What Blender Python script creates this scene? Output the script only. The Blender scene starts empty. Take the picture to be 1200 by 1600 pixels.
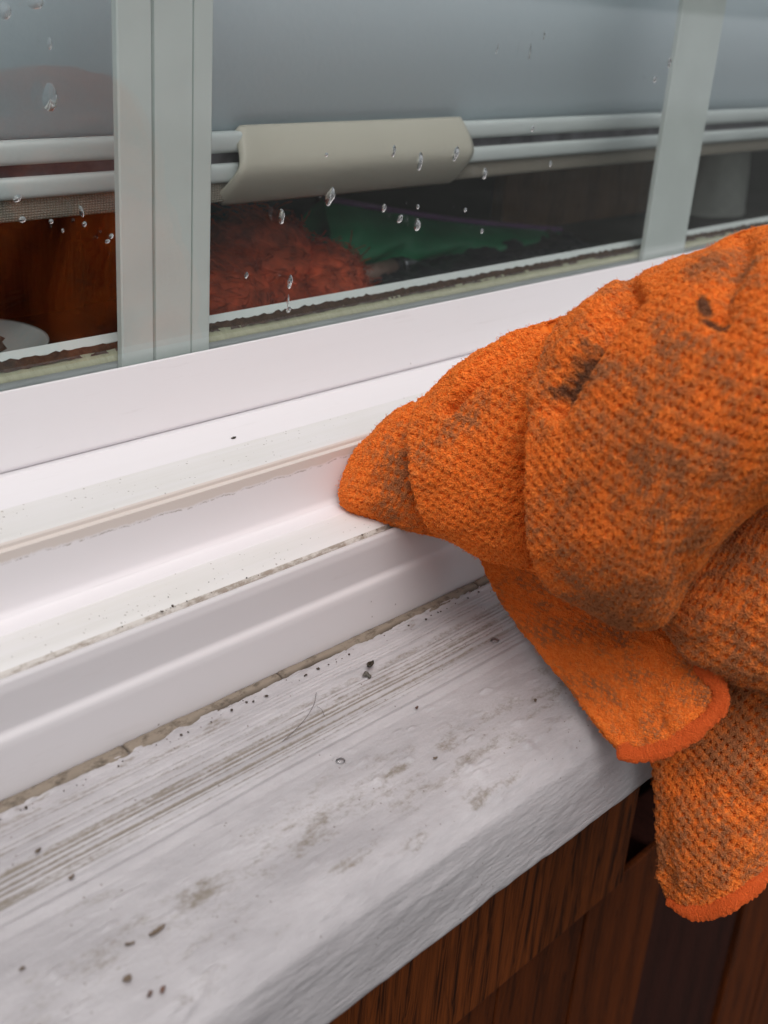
import bpy, math, random
import numpy as np
from mathutils import Vector, Matrix
random.seed(7); RNG = np.random.default_rng(11)
scene = bpy.context.scene
R = math.radians
# ---------------------------------------------------------------- camera
F = 1877.0; Z0 = 1.25            # focal length in photo pixels; camera height above the ground
_X = np.array([1850., -685., F]); _X /= np.linalg.norm(_X)
_D = np.array([-330., 4250., F]); _D -= _X * (_D @ _X); _D /= np.linalg.norm(_D)
_Z = -_D; _Y = np.cross(_Z, _X); RW = np.stack([_X, _Y, _Z])      # camera (right, down, forward) -> world
CAM = np.array([0., 0., Z0])
cd = bpy.data.cameras.new('camera'); cam = bpy.data.objects.new('camera', cd); scene.collection.objects.link(cam)
cd.sensor_fit = 'VERTICAL'; cd.sensor_height = 36; cd.sensor_width = 27; cd.lens = F / 1600 * 36
cd.clip_start = .01; cd.clip_end = 500
m3 = np.stack([RW[:, 0], -RW[:, 1], -RW[:, 2]], axis=1)
mw = Matrix.Identity(4)
for i in range(3):
    for j in range(3): mw[i][j] = m3[i, j]
    mw[i][3] = CAM[i]
cam.matrix_world = mw
cd.dof.use_dof = True; cd.dof.focus_distance = .535; cd.dof.aperture_fstop = 11
scene.camera = cam
# ---------------------------------------------------------------- light
SUN_EL, SUN_AZ = R(61), R(222)   # overcast afternoon, brightest part of the sky up and to the left
w = bpy.data.worlds.new('World'); scene.world = w; w.use_nodes = True
nt = w.node_tree; nt.nodes.clear()
sky = nt.nodes.new('ShaderNodeTexSky'); sky.sky_type = 'NISHITA'; sky.sun_disc = False
sky.sun_elevation = SUN_EL; sky.sun_rotation = SUN_AZ; sky.air_density = 1.0; sky.dust_density = 6.0; sky.ozone_density = 1.0
hs = nt.nodes.new('ShaderNodeHueSaturation'); hs.inputs['Saturation'].default_value = .27
bg = nt.nodes.new('ShaderNodeBackground'); bg.inputs[1].default_value = .145
wo = nt.nodes.new('ShaderNodeOutputWorld')
nt.links.new(sky.outputs[0], hs.inputs['Color']); nt.links.new(hs.outputs[0], bg.inputs[0]); nt.links.new(bg.outputs[0], wo.inputs[0])
sd = bpy.data.lights.new('sun', 'SUN'); sd.energy = 1.25; sd.angle = R(42); sd.color = (1, .955, .93)
so = bpy.data.objects.new('sun', sd); scene.collection.objects.link(so)
sdir = Vector((math.sin(SUN_AZ) * math.cos(SUN_EL), math.cos(SUN_AZ) * math.cos(SUN_EL), math.sin(SUN_EL)))
so.rotation_euler = sdir.to_track_quat('Z', 'Y').to_euler(); so.location = (0, -3, 5)
scene.view_settings.view_transform = 'Standard'; scene.view_settings.look = 'None'
scene.view_settings.exposure = -0.37; scene.view_settings.gamma = 1
scene.render.engine = 'CYCLES'
scene.cycles.max_bounces = 10; scene.cycles.transparent_max_bounces = 16; scene.cycles.caustics_refractive = False; scene.cycles.caustics_reflective = False

# ---------------------------------------------------------------- helpers
def ray(px, py): return RW @ np.array([px - 600., py - 800., F]) / F
def at(px, py, Y): r = ray(px, py); return CAM + r * (Y / r[1])          # the point at wall distance Y seen there
def atz(px, py, z): r = ray(px, py); return CAM + r * (z / r[2])         # z relative to the eye
def Wd(px, py, d): return CAM + ray(px, py) * d
def link(o, parent=None):
    scene.collection.objects.link(o)
    if parent is not None: o.parent = parent; o.matrix_parent_inverse = parent.matrix_world.inverted()
    return o
def mesh_obj(name, verts, faces, mat=None, parent=None, smooth=True, uv=None):
    me = bpy.data.meshes.new(name)
    verts = np.asarray(verts, dtype=np.float64)
    if isinstance(faces, np.ndarray):
        n = len(faces); k = faces.shape[1]
        me.vertices.add(len(verts)); me.vertices.foreach_set('co', verts.astype(np.float32).ravel())
        me.loops.add(n * k); me.loops.foreach_set('vertex_index', faces.astype(np.int32).ravel())
        me.polygons.add(n); me.polygons.foreach_set('loop_start', np.arange(0, n * k, k, dtype=np.int32))
        me.update(calc_edges=True); me.validate()
    else:
        me.from_pydata([tuple(v) for v in verts], [], faces); me.update()
    if smooth: me.polygons.foreach_set('use_smooth', [True] * len(me.polygons))
    if mat: 
        for m in (mat if isinstance(mat, (list, tuple)) else [mat]): me.materials.append(m)
    o = bpy.data.objects.new(name, me)
    if parent is not None and isinstance(parent, bpy.types.Object):
        # children keep world coordinates; parents are unrotated empties
        loc = np.array(parent.location); me.vertices.foreach_get('co', a := np.empty(len(me.vertices) * 3, np.float32))
        a = a.reshape(-1, 3) - world_loc(parent); me.vertices.foreach_set('co', a.astype(np.float32).ravel()); me.update()
        scene.collection.objects.link(o); o.parent = parent
    else:
        scene.collection.objects.link(o)
    return o
def world_loc(o):
    l = np.array(o.location)
    while o.parent is not None: o = o.parent; l = l + np.array(o.location)
    return l.astype(np.float32)
def empty(name, loc, label, cat, group=None):
    o = bpy.data.objects.new(name, None); o.empty_display_size = .02; scene.collection.objects.link(o)
    o.location = tuple(loc); return tag(o, label, cat, group)
def tag(o, label=None, cat=None, group=None, kind=None):
    if label: o['label'] = label
    if cat: o['category'] = cat
    if group: o['group'] = group
    if kind: o['kind'] = kind
    return o
def recenter(o):                                     # a single-mesh thing gets its origin at its own place
    me = o.data; a = np.empty(len(me.vertices) * 3, np.float32); me.vertices.foreach_get('co', a); a = a.reshape(-1, 3)
    c = a.mean(0); c[2] = a[:, 2].min(); me.vertices.foreach_set('co', (a - c).ravel()); me.update(); o.location = tuple(float(v) for v in c); return o
def attr(o, name, vals):
    at_ = o.data.attributes.new(name, 'FLOAT', 'POINT'); at_.data.foreach_set('value', np.asarray(vals, np.float32))
def attr2(o, name, vals):
    at_ = o.data.attributes.new(name, 'FLOAT_VECTOR', 'POINT'); at_.data.foreach_set('vector', np.asarray(vals, np.float32).ravel())
class MB:
    def __init__(s): s.v = []; s.f = []; s.n = 0
    def add(s, v, f):
        v = np.asarray(v, float).reshape(-1, 3); s.v.append(v); s.f += [tuple(i + s.n for i in q) for q in f]; s.n += len(v); return s
    def box(s, x0, x1, y0, y1, z0, z1, b=0.0):       # bevelled box
        if b <= 0:
            v = [(x, y, z) for z in (z0, z1) for y in (y0, y1) for x in (x0, x1)]
            return s.add(v, [(0, 2, 3, 1), (4, 5, 7, 6), (0, 1, 5, 4), (2, 6, 7, 3), (0, 4, 6, 2), (1, 3, 7, 5)])
        import bmesh
        bm = bmesh.new(); bmesh.ops.create_cube(bm, size=1)
        for q in bm.verts: q.co = ((x0 + x1) / 2 + q.co.x * (x1 - x0), (y0 + y1) / 2 + q.co.y * (y1 - y0), (z0 + z1) / 2 + q.co.z * (z1 - z0))
        bmesh.ops.bevel(bm, geom=bm.edges[:], offset=b, segments=3, profile=.5, affect='EDGES')
        bm.verts.index_update(); s.add([tuple(q.co) for q in bm.verts], [tuple(q.index for q in fc.verts) for fc in bm.faces]); bm.free(); return s
    def tube(s, pts, rad, n=10, cap=True, sq=None):
        pts = np.asarray(pts, float); m = len(pts); rad = np.broadcast_to(np.asarray(rad, float), (m,))
        T = np.gradient(pts, axis=0); T /= np.linalg.norm(T, axis=1)[:, None] + 1e-12
        up = np.array([0, 0, 1.]) if abs(T[0][2]) < .9 else np.array([1., 0, 0]); rings = []
        for i in range(m):
            u = np.cross(T[i], up); u /= np.linalg.norm(u) + 1e-12; up = np.cross(u, T[i])
            a = np.linspace(0, 2 * math.pi, n, endpoint=False)
            rings.append(pts[i] + rad[i] * (np.cos(a)[:, None] * u + np.sin(a)[:, None] * up))
        f = [(i * n + j, i * n + (j + 1) % n, (i + 1) * n + (j + 1) % n, (i + 1) * n + j) for i in range(m - 1) for j in range(n)]
        if cap: f += [tuple(range(n))[::-1], tuple((m - 1) * n + j for j in range(n))]
        return s.add(np.concatenate(rings), f)
    def build(s, name, mat, parent=None, smooth=False): return mesh_obj(name, np.concatenate(s.v), s.f, mat, parent, smooth)
def grid_faces(nu, nv, wrap=False):
    i = np.arange(nu - 1)[:, None]; j = np.arange(nv if wrap else nv - 1)[None, :]; j2 = (j + 1) % nv
    a = i * nv + j; b = i * nv + j2; c = (i + 1) * nv + j2; d = (i + 1) * nv + j
    return np.stack([a, b, c, d], -1).reshape(-1, 4)
def vnoise(x, y, seed=0):                             # 2-D value noise, -1..1
    xi = np.floor(x).astype(np.int64); yi = np.floor(y).astype(np.int64); xf = x - xi; yf = y - yi
    def h(a, b):
        n = (a * 374761393 + b * 668265263 + seed * 1442695041) & 0x7fffffff
        n = ((n ^ (n >> 13)) * 1274126177) & 0x7fffffff; return ((n ^ (n >> 16)) & 0xffff) / 32767.5 - 1
    u = xf * xf * (3 - 2 * xf); v = yf * yf * (3 - 2 * yf)
    return (h(xi, yi) * (1 - u) + h(xi + 1, yi) * u) * (1 - v) + (h(xi, yi + 1) * (1 - u) + h(xi + 1, yi + 1) * u) * v
def fbm(x, y, seed=0, o=4):
    r = 0; a = .5
    for k in range(o): r = r + a * vnoise(x * 2 ** k, y * 2 ** k, seed + k * 17); a *= .55
    return r
def sst(a, b, x): t = np.clip((x - a) / (b - a), 0, 1); return t * t * (3 - 2 * t)
def catmull(P, n):                                    # P (k, dim) -> (n, dim), by chord length
    P = np.asarray(P, float); k = len(P)
    if k == 2: t = np.linspace(0, 1, n)[:, None]; return P[0] * (1 - t) + P[1] * t
    E = np.vstack([2 * P[0] - P[1], P, 2 * P[-1] - P[-2]]); t = np.linspace(0, k - 1, n); i = np.minimum(t.astype(int), k - 2); u = (t - i)[:, None]
    a, b, c, d = E[i], E[i + 1], E[i + 2], E[i + 3]
    return .5 * (2 * b + (c - a) * u + (2 * a - 5 * b + 4 * c - d) * u ** 2 + (3 * b - a - 3 * c + d) * u ** 3)

# ---------------------------------------------------------------- materials
class NM:
    def __init__(s, name):
        s.m = bpy.data.materials.new(name); s.m.use_nodes = True; s.t = s.m.node_tree; s.t.nodes.clear()
        s.out = s.t.nodes.new('ShaderNodeOutputMaterial')
    def n(s, typ, **k):
        nd = s.t.nodes.new('ShaderNode' + typ)
        for a, b in k.items():
            if a.startswith('_'): setattr(nd, a[1:], b)
        return nd
    def l(s, a, b): s.t.links.new(a, b)
    def math(s, op, a, b=None, c=None, clamp=False):
        nd = s.n('Math'); nd.operation = op; nd.use_clamp = clamp
        for i, q in enumerate((a, b, c)):
            if q is None: continue
            if isinstance(q, (int, float)): nd.inputs[i].default_value = q
            else: s.l(q, nd.inputs[i])
        return nd.outputs[0]
    def ramp(s, v, stops, interp='LINEAR'):
        nd = s.n('ValToRGB'); cr = nd.color_ramp; cr.interpolation = interp
        while len(cr.elements) < len(stops): cr.elements.new(.5)
        for e, (p, c) in zip(cr.elements, stops): e.position = p; e.color = (*c, 1) if len(c) == 3 else c
        s.l(v, nd.inputs[0]); return nd.outputs[0]
    def mix(s, f, a, b):
        nd = s.n('Mix'); nd.data_type = 'RGBA'
        for sock, q in ((nd.inputs[0], f), (nd.inputs[6], a), (nd.inputs[7], b)):
            if isinstance(q, (int, float)): sock.default_value = q
            elif isinstance(q, tuple): sock.default_value = (*q, 1)
            else: s.l(q, sock)
        return nd.outputs[2]
    def noise(s, vec, scale, detail=4, rough=.55, dist=0, dim='3D'):
        nd = s.n('TexNoise'); nd.inputs['Scale'].default_value = scale; nd.inputs['Detail'].default_value = detail
        nd.inputs['Roughness'].default_value = rough; nd.inputs['Distortion'].default_value = dist
        if vec is not None: s.l(vec, nd.inputs['Vector'])
        return nd.outputs[0]
    def pos(s, sc=(1, 1, 1)):
        g = s.n('NewGeometry'); mp = s.n('Mapping'); mp.inputs['Scale'].default_value = sc; s.l(g.outputs['Position'], mp.inputs[0]); return mp.outputs[0]
    def sep(s, v): nd = s.n('SeparateXYZ'); s.l(v, nd.inputs[0]); return nd.outputs
    def attr(s, name): nd = s.n('Attribute'); nd.attribute_name = name; return nd
    def bump(s, h, strength=.5, dist=.001, normal=None):
        nd = s.n('Bump'); nd.inputs['Strength'].default_value = strength; nd.inputs['Distance'].default_value = dist; s.l(h, nd.inputs['Height'])
        if normal is not None: s.l(normal, nd.inputs['Normal'])
        return nd.outputs[0]
    def bsdf(s, col, rough=.5, normal=None, **k):
        b = s.n('BsdfPrincipled')
        for sock, q in ((b.inputs['Base Color'], col), (b.inputs['Roughness'], rough)):
            if isinstance(q, tuple): sock.default_value = (*q, 1)
            elif isinstance(q, (int, float)): sock.default_value = q
            else: s.l(q, sock)
        if normal is not None: s.l(normal, b.inputs['Normal'])
        for a, v in k.items():
            sock = b.inputs[a.replace('_', ' ')]
            if isinstance(v, tuple): sock.default_value = (*v, 1)
            elif isinstance(v, (int, float)): sock.default_value = v
            else: s.l(v, sock)
        s.l(b.outputs[0], s.out.inputs[0]); return s.m

def mat_simple(name, col, rough=.5, var=.15, scale=40, bump=.0, bscale=300, **k):
    M = NM(name); p = M.pos(); n = M.noise(p, scale, 5)
    c2 = tuple(max(0, c * (1 - var)) for c in col); c1 = tuple(min(1, c * (1 + var)) for c in col)
    c = M.ramp(n, [(.3, c2), (.7, c1)])
    nm = M.bump(M.noise(p, bscale, 3), bump, .0006) if bump else None
    return M.bsdf(c, rough, nm, **k)
def mat_vinyl(name, dusty=0.0, tone=(.79, .765, .785)):
    M = NM(name); p = M.pos(); s = M.sep(p)
    c = tone
    # fine film of dust, long faint streaks, small specks
    big = M.noise(p, 9, 4, .6); st = M.noise(M.pos((6, 220, 220)), 1, 4)
    dust = M.math('MULTIPLY', M.ramp(M.math('ADD', M.math('MULTIPLY', big, .6), M.math('MULTIPLY', st, .4)), [(.42, (0, 0, 0)), (.68, (1, 1, 1))]), .10 + .35 * dusty)
    col = M.mix(dust, c, (.62, .60, .53) if dusty else (.66, .61, .60))
    if dusty:
        col = M.mix(.22 * dusty, col, (.60, .62, .55))
    v = M.n('TexVoronoi'); v.inputs['Scale'].default_value = 520 if dusty else 190; M.l(p, v.inputs['Vector'])
    thr = .16 if dusty else .07
    vs = M.sep(v.outputs['Color']); v.inputs['Randomness'].default_value = 1
    dots = M.math('MULTIPLY', M.math('LESS_THAN', v.outputs['Distance'], M.math('MULTIPLY', M.math('POWER', vs[0], 2.5), thr * 1.5)), M.math('GREATER_THAN', M.noise(p, 60 if dusty else 22, 3), .47 if dusty else .58))
    col = M.mix(M.math('MULTIPLY', dots, .6), col, (.20, .16, .13))
    nm = M.bump(M.noise(p, 260, 2), .04, .0004)
    sc_ = M.ramp(M.noise(M.pos((14, 500, 90)), 1, 5, .75), [(.60, (0, 0, 0)), (.70, (1, 1, 1))]); col = M.mix(M.math('MULTIPLY', sc_, .16), col, (.50, .46, .44))
    return M.bsdf(col, M.math('ADD', .34 + .2 * dusty, M.math('MULTIPLY', big, .1)), nm, Specular_IOR_Level=.4)
def mat_grimeface():                                 # upright face with a strip of beige grime along its top edge
    M = NM('vinyl_grime_face'); p = M.pos(); s = M.sep(p)
    n = M.math('MULTIPLY', M.math('SUBTRACT', M.noise(M.pos((90, 1, 1)), 1, 6, .7), .5), .0045)
    n2 = M.math('MULTIPLY', M.math('SUBTRACT', M.noise(M.pos((7, 1, 1)), 1, 2), .5), .003)
    edge = M.math('ADD', M.math('ADD', s[2], n), n2)                        # z
    zt = Z0 - .1992
    strip = M.math('MULTIPLY', M.math('SUBTRACT', edge, zt - .0045), 1 / .0012, clamp=True)
    line = M.math('SUBTRACT', 1, M.math('MULTIPLY', M.math('ABSOLUTE', M.math('SUBTRACT', edge, zt - .0046)), 1 / .0005), clamp=True)
    line = M.math('MULTIPLY', line, M.ramp(M.noise(M.pos((300, 60, 300)), 1, 4, .7), [(.42, (0, 0, 0)), (.6, (1, 1, 1))]))
    base = M.mix(M.math('MULTIPLY', M.noise(p, 12, 3), .12), (.82, .79, .81), (.7, .66, .66))
    col = M.mix(M.math('MULTIPLY', strip, .62), base, (.60, .51, .43)); col = M.mix(M.math('MULTIPLY', line, .75), col, (.27, .21, .17))
    # faint scratch line low on the face
    return M.bsdf(col, .36, M.bump(M.noise(p, 300, 2), .04, .0004), Specular_IOR_Level=.4)
def mat_groove():                                    # dirty groove behind the nose
    M = NM('vinyl_groove_dirt'); p = M.pos()
    n = M.noise(M.pos((150, 400, 400)), 1, 6, .75); n2 = M.noise(M.pos((14, 14, 14)), 1, 3)
    f = M.ramp(M.math('ADD', M.math('MULTIPLY', n, .7), M.math('MULTIPLY', n2, .3)), [(.44, (0, 0, 0)), (.56, (1, 1, 1))])
    return M.bsdf(M.mix(f, (.62, .585, .55), (.33, .28, .235)), .8, M.bump(n, .6, .0008))
def mat_board():
    M = NM('weathered_paint'); p = M.pos(); d = M.attr('dirt').outputs['Fac']
    fine = M.noise(p, 900, 3, .7); mid = M.noise(M.pos((18, 60, 60)), 1, 5, .65)
    base = M.mix(M.ramp(mid, [(.35, (0, 0, 0)), (.7, (1, 1, 1))]), (.405, .385, .398), (.535, .512, .526))
    dn = M.math('ADD', M.math('MULTIPLY', M.noise(M.pos((420, 700, 700)), 1, 4, .75), .6), M.math('MULTIPLY', M.noise(M.pos((90, 200, 200)), 1, 3, .6), .4))
    dd = M.math('ADD', d, M.math('MULTIPLY', M.math('SUBTRACT', dn, .5), 3.0))
    dm = M.ramp(dd, [(.30, (0, 0, 0)), (.72, (.5, .5, .5)), (1.0, (.8, .8, .8))])
    # only where there is dirt at all
    dm = M.math('MULTIPLY', dm, M.math('MULTIPLY', d, 2.6, clamp=True))
    col = M.mix(dm, base, (.20, .165, .12))
    v = M.n('TexVoronoi'); v.inputs['Scale'].default_value = 260; M.l(p, v.inputs['Vector'])
    dots = M.math('MULTIPLY', M.math('LESS_THAN', v.outputs['Distance'], .10), M.math('GREATER_THAN', M.noise(p, 40, 3), .53))
    col = M.mix(M.math('MULTIPLY', dots, .7), col, (.13, .09, .07))
    h = M.math('ADD', M.math('MULTIPLY', M.noise(M.pos((120, 320, 320)), 1, 4, .6), 1.0), M.math('MULTIPLY', fine, .25))
    brush = M.noise(M.pos((60, 60, 500)), 1, 3)
    h = M.math('ADD', h, M.math('MULTIPLY', brush, .5))
    nm = M.bump(h, .75, .0009)
    return M.bsdf(col, .5, nm, Specular_IOR_Level=.35)
def mat_wood(name, dark, light, vert=True, wav=55, dist=5.0, rough=.45):
    M = NM(name); p = M.pos((1, .4, .16))
    w_ = M.n('TexWave'); w_.wave_type = 'BANDS'; w_.bands_direction = 'X'; w_.inputs['Scale'].default_value = wav; w_.inputs['Distortion'].default_value = dist
    w_.inputs['Detail'].default_value = 3; w_.inputs['Detail Scale'].default_value = .6; w_.inputs['Detail Roughness'].default_value = .6; M.l(p, w_.inputs['Vector'])
    n = M.noise(M.pos((900, 900, 25)), 1, 4, .6); big = M.noise(M.pos((12, 12, 3)), 1, 3); g2 = M.noise(M.pos((170, 60, 9)), 1, 3, .5, 1.4)
    g2 = M.math('ABSOLUTE', M.math('SUBTRACT', M.math('FRACT', M.math('MULTIPLY', g2, 5.0)), .5))
    f = M.math('ADD', M.math('MULTIPLY', w_.outputs['Fac'], .18), M.math('ADD', M.math('MULTIPLY', n, .30), M.math('ADD', M.math('MULTIPLY', g2, .55), M.math('MULTIPLY', big, .35))))
    c = M.ramp(f, [(.34, dark), (.55, tuple((a + b) / 2 for a, b in zip(dark, light))), (.95, light)])
    return M.bsdf(c, rough, M.bump(f, .5, .0008), Specular_IOR_Level=.12)
def mat_glass():
    M = NM('window_glass'); tr = M.n('BsdfTransparent'); tr.inputs[0].default_value = (.985, .992, .99, 1)
    gl = M.n('BsdfGlossy'); gl.inputs['Roughness'].default_value = .015; gl.inputs[0].default_value = (1, 1, 1, 1)
    fr = M.n('Fresnel'); gg = M.n('NewGeometry'); M.l(M.math('MULTIPLY_ADD', gg.outputs['Backfacing'], 1 / 1.5 - 1.5, 1.5), fr.inputs[0])   # same reflectance on both faces of the thin pane
    fac = M.math('MULTIPLY', fr.outputs[0], 1.25, clamp=True)
    mx = M.n('MixShader'); M.l(fac, mx.inputs[0]); M.l(tr.outputs[0], mx.inputs[1]); M.l(gl.outputs[0], mx.inputs[2]); M.l(mx.outputs[0], M.out.inputs[0]); return M.m
def mat_cloth(hem=False):
    M = NM('orange_hem' if hem else 'orange_terry'); cl = M.attr('cloth_uv').outputs['Vector']; a = M.attr('stain'); soil_shade = a.outputs['Fac']
    black = M.attr('black').outputs['Fac']; waf_amt = M.attr('waffle').outputs['Fac']
    # the weave is laid out on the cloth itself (metres along and across it); 'waf' is the height of the waffle there
    waf01 = M.attr('waf').outputs['Fac']; soft = M.noise(cl, 45, 3)
    # colour: dye, plus grime on the weave's high parts and painted shade on lower flaps
    hue = M.noise(cl, 420, 3, .6)
    dye = M.mix(M.ramp(hue, [(.3, (0, 0, 0)), (.7, (1, 1, 1))]), (.82, .155, .012), (.95, .27, .048)) if not hem else M.mix(hue, (.60, .085, .014), (.78, .16, .036))
    sn = M.noise(cl, 130, 4, .65)
    hi = M.math('ADD', M.math('MULTIPLY', waf01, .85), M.math('ADD', M.math('MULTIPLY', sn, 1.6), M.math('MULTIPLY', soft, .95)))
    th = M.math('SUBTRACT', 2.30, M.math('MULTIPLY', soil_shade, .82))
    sm = M.math('MULTIPLY', M.math('SUBTRACT', hi, th), 2.6, clamp=True)
    sm = M.math('MULTIPLY', sm, M.math('MULTIPLY', soil_shade, 2.2, clamp=True))
    col = M.mix(M.math('MULTIPLY', sm, .70), dye, (.24, .125, .070))
    bk = M.math('MULTIPLY', M.math('SUBTRACT', M.math('ADD', black, M.math('MULTIPLY', M.math('SUBTRACT', sn, .5), 1.6)), .42), 2.4, clamp=True)
    bk = M.math('MULTIPLY', bk, M.math('MULTIPLY', black, 4, clamp=True))
    col = M.mix(M.math('MULTIPLY', bk, .85), col, (.035, .030, .028))
    if not hem: col = M.mix(M.math('MULTIPLY', soil_shade, .22, clamp=True), col, (.30, .12, .045))  # brown film: part grime, part shade painted onto the lower flaps
    tn = M.n('TexWave'); tn.inputs['Scale'].default_value = 420; tn.inputs['Distortion'].default_value = 3; tn.inputs['Detail Scale'].default_value = 3; M.l(cl, tn.inputs['Vector'])
    tb = M.bump(M.math('ADD', M.math('MULTIPLY', tn.outputs['Fac'], .5), M.noise(cl, 1800, 3)), .5, .0005) if hem else None
    return M.bsdf(col, .95, tb, Specular_IOR_Level=.12, Sheen_Weight=.16, Sheen_Roughness=.45, Sheen_Tint=(1, .62, .35))

VIN = mat_vinyl('white_vinyl'); VIND = mat_vinyl('dusty_vinyl', 1.0); GRIME = mat_grimeface(); GROOVE = mat_groove(); BOARD = mat_board()
NOSE = mat_vinyl('nose_vinyl_shaded', 0, (.66, .635, .65))  # darker copy of the white vinyl; the nose's shade is in its colour
GLASS = mat_glass()
MUNT = mat_simple('greyed_vinyl_bar', (.64, .71, .68), .45, .05, 25)
WOODH = mat_wood('cedar_header', (.016, .004, .001), (.21, .050, .009), wav=24, dist=16, rough=.65)
WOODV = mat_wood('cedar_board', (.03, .007, .0015), (.12, .026, .004), wav=12, dist=7, rough=.65)
WOODD = mat_wood('dark_post_wood', (.016, .005, .0035), (.040, .011, .007), wav=9, dist=5, rough=.7)

# ---------------------------------------------------------------- setting
def sheet(name, x0, x1, y0, y1, z, mat):
    o = mesh_obj(name, [(x0, y0, z), (x1, y0, z), (x1, y1, z), (x0, y1, z)], [(0, 1, 2, 3)], mat, None, False); return tag(o, kind='structure')
MG = NM('paving_far_reflector'); pg = MG.pos(); sg = MG.sep(pg); far = MG.math('MULTIPLY', MG.math('ADD', sg[1], 6.5), -.5, clamp=True); cg = MG.ramp(MG.noise(pg, 3, 6, .7), [(.3, (.05, .055, .05)), (.5, (.08, .085, .08)), (.7, (.11, .11, .105))])
cg = MG.mix(far, cg, (.28, .30, .31)); MG.bsdf(cg, .9, MG.bump(MG.noise(pg, 40, 4), .6, .004))  # pale distant ground, unseen, added to brighten the reflection in the glass
sheet('ground', -200, 200, -200, 200, 0.0, MG.m)

# ---------------------------------------------------------------- window (frame in one extruded profile per part)
WX0, WX1 = -.62, 2.45
def prof(pts, rad=None):                               # round the corners of a polyline (y, z rel. eye); rad per vertex
    pts = np.asarray(pts, float); out = [pts[0]]
    for i in range(1, len(pts) - 1):
        r = rad[i] if rad else .0008
        a, b, c = pts[i - 1], pts[i], pts[i + 1]; u = (a - b); v = (c - b); lu, lv = np.linalg.norm(u), np.linalg.norm(v); r = min(r, lu * .45, lv * .45)
        p0 = b + u / lu * r; p1 = b + v / lv * r
        out.append(p0 + u / lu * min(r * .2, lu * .04))
        for t in np.linspace(0, 1, 7): out.append((1 - t) ** 2 * p0 + 2 * t * (1 - t) * b + t * t * p1)
        out.append(p1 + v / lv * min(r * .2, lv * .04))
    out.append(pts[-1]); return np.array(out)
def extrude(name, P, mats, parent, x0=WX0, x1=WX1, nx=24, cls=None, smooth=True):
    xs = np.linspace(x0, x1, nx); n = len(P)
    V = np.zeros((nx, n, 3)); V[:, :, 0] = xs[:, None]; V[:, :, 1] = P[None, :, 0]; V[:, :, 2] = P[None, :, 1] + Z0
    Fc = grid_faces(nx, n)[:, ::-1].copy()
    o = mesh_obj(name, V.reshape(-1, 3), Fc, mats, parent, smooth)
    if cls is not None:
        me = o.data; cy = np.empty(len(me.polygons) * 3, np.float32); me.polygons.foreach_get('center', cy); cy = cy.reshape(-1, 3) + world_loc(parent)
        me.polygons.foreach_set('material_index', np.array([cls(c[1], c[2] - Z0) for c in cy], np.int32))
    return o
win = empty('window', (.6, .40, Z0 - .30), 'long white vinyl house window with water-spotted panes above the painted sill board', 'window')
# sash rail: glass line -> bevelled face -> groove
P = prof([(.4190, -.1800), (.4190, -.1614), (.4115, -.1586), (.4020, -.1880), (.4045, -.1900), (.4045, -.195)], [0, .0003, .0009, .0016, .0006, 0])
extrude('sash_rail', P, [VIN], win)
# main sill frame below the sash
Pf = prof([(.4045, -.1895), (.3985, -.1885), (.3905, -.1925), (.3840, -.1950), (.3625, -.1962), (.3612, -.1974), (.3610, -.1988), (.3592, -.1992), (.3584, -.2230),
           (.3570, -.2253), (.3490, -.2258), (.3480, -.2262), (.3330, -.2272), (.3300, -.2288), (.3290, -.2312)],
          [0, .0008, .004, .0012, .0008, .0004, .0003, .0003, .0012, .0008, .0004, .0004, .0022, .0012, 0])
def cls(y, z):
    if z > -.1951 and y > .384: return 0
    if y > .3620 and z > -.197: return 1
    if z > -.2245 and y > .355: return 2
    if y > .3485: return 0
    if y > .3296 and z > -.2284: return 1
    return 3
extrude('frame_sill', Pf, [VIN, VIND, GRIME, GROOVE], win, cls=cls)
Pn = prof([(.3300, -.2312), (.3284, -.2296), (.3262, -.2282), (.3246, -.2290), (.3238, -.2325), (.3233, -.2478), (.3212, -.2496), (.3206, -.2520), (.3184, -.2740)],
          [0, .0004, .0008, .0008, .001, .0012, .0010, .001, 0])
extrude('frame_nose', Pn, [NOSE], win)
# glass pane (thin double skin), behind the rail
gp = MB().box(WX0 + .02, WX1 - .02, .4200, .4240, Z0 - .175, Z0 + .98).build('glass_pane', GLASS, win)
# muntin bars behind the pane
def bar_x(px, py, Y=.4265): return at(px, py, Y)[0]
xl = at(186, 300, .426)[0]; xr = at(331, 300, .426)[0]; xa = at(239, 300, .426)[0]; xa2 = at(243, 300, .426)[0]; xb = at(300, 300, .426)[0]
def muntin(x0, x1, grooves=True):
    y = .4255; P = [(x0, y + .0035), (x0, y + .0005), (x0 + .0008, y)]
    if grooves:
        s_ = (x1 - x0) / (xr - xl); g1 = x0 + (xa - xl) * s_; g2 = x0 + (xb - xl) * s_
        P += [(g1 - .0009, y), (g1 - .0007, y + .0035), (g1 + .0007, y + .0035), (g1 + .0011, y + .0003), (g2 - .0005, y + .0003), (g2 - .0003, y + .003), (g2 + .0003, y + .003), (g2 + .0005, y + .0003)]
    P += [(x1 - .0010, y + .0003), (x1, y + .0012), (x1, y + .0035)]
    P = np.array(P); n = len(P); V = []
    for z in (Z0 - .172, Z0 + .975): V += [(p[0], p[1], z) for p in P]
    f = [(i, i + 1, n + i + 1, n + i) for i in range(n - 1)] + [(n - 1, 0, n, 2 * n - 1)]
    return mesh_obj('muntin_bar', V, f, MUNT, win, False)
muntin(xl, xr); x2l = at(1036, 205, .426)[0]; x2r = at(1101, 205, .426)[0]; muntin(x2l, x2r, False)
muntin(x2l + (x2l - xl), x2r + (x2l - xl), False); muntin(xl - .445, xr - .445, False)
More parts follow.
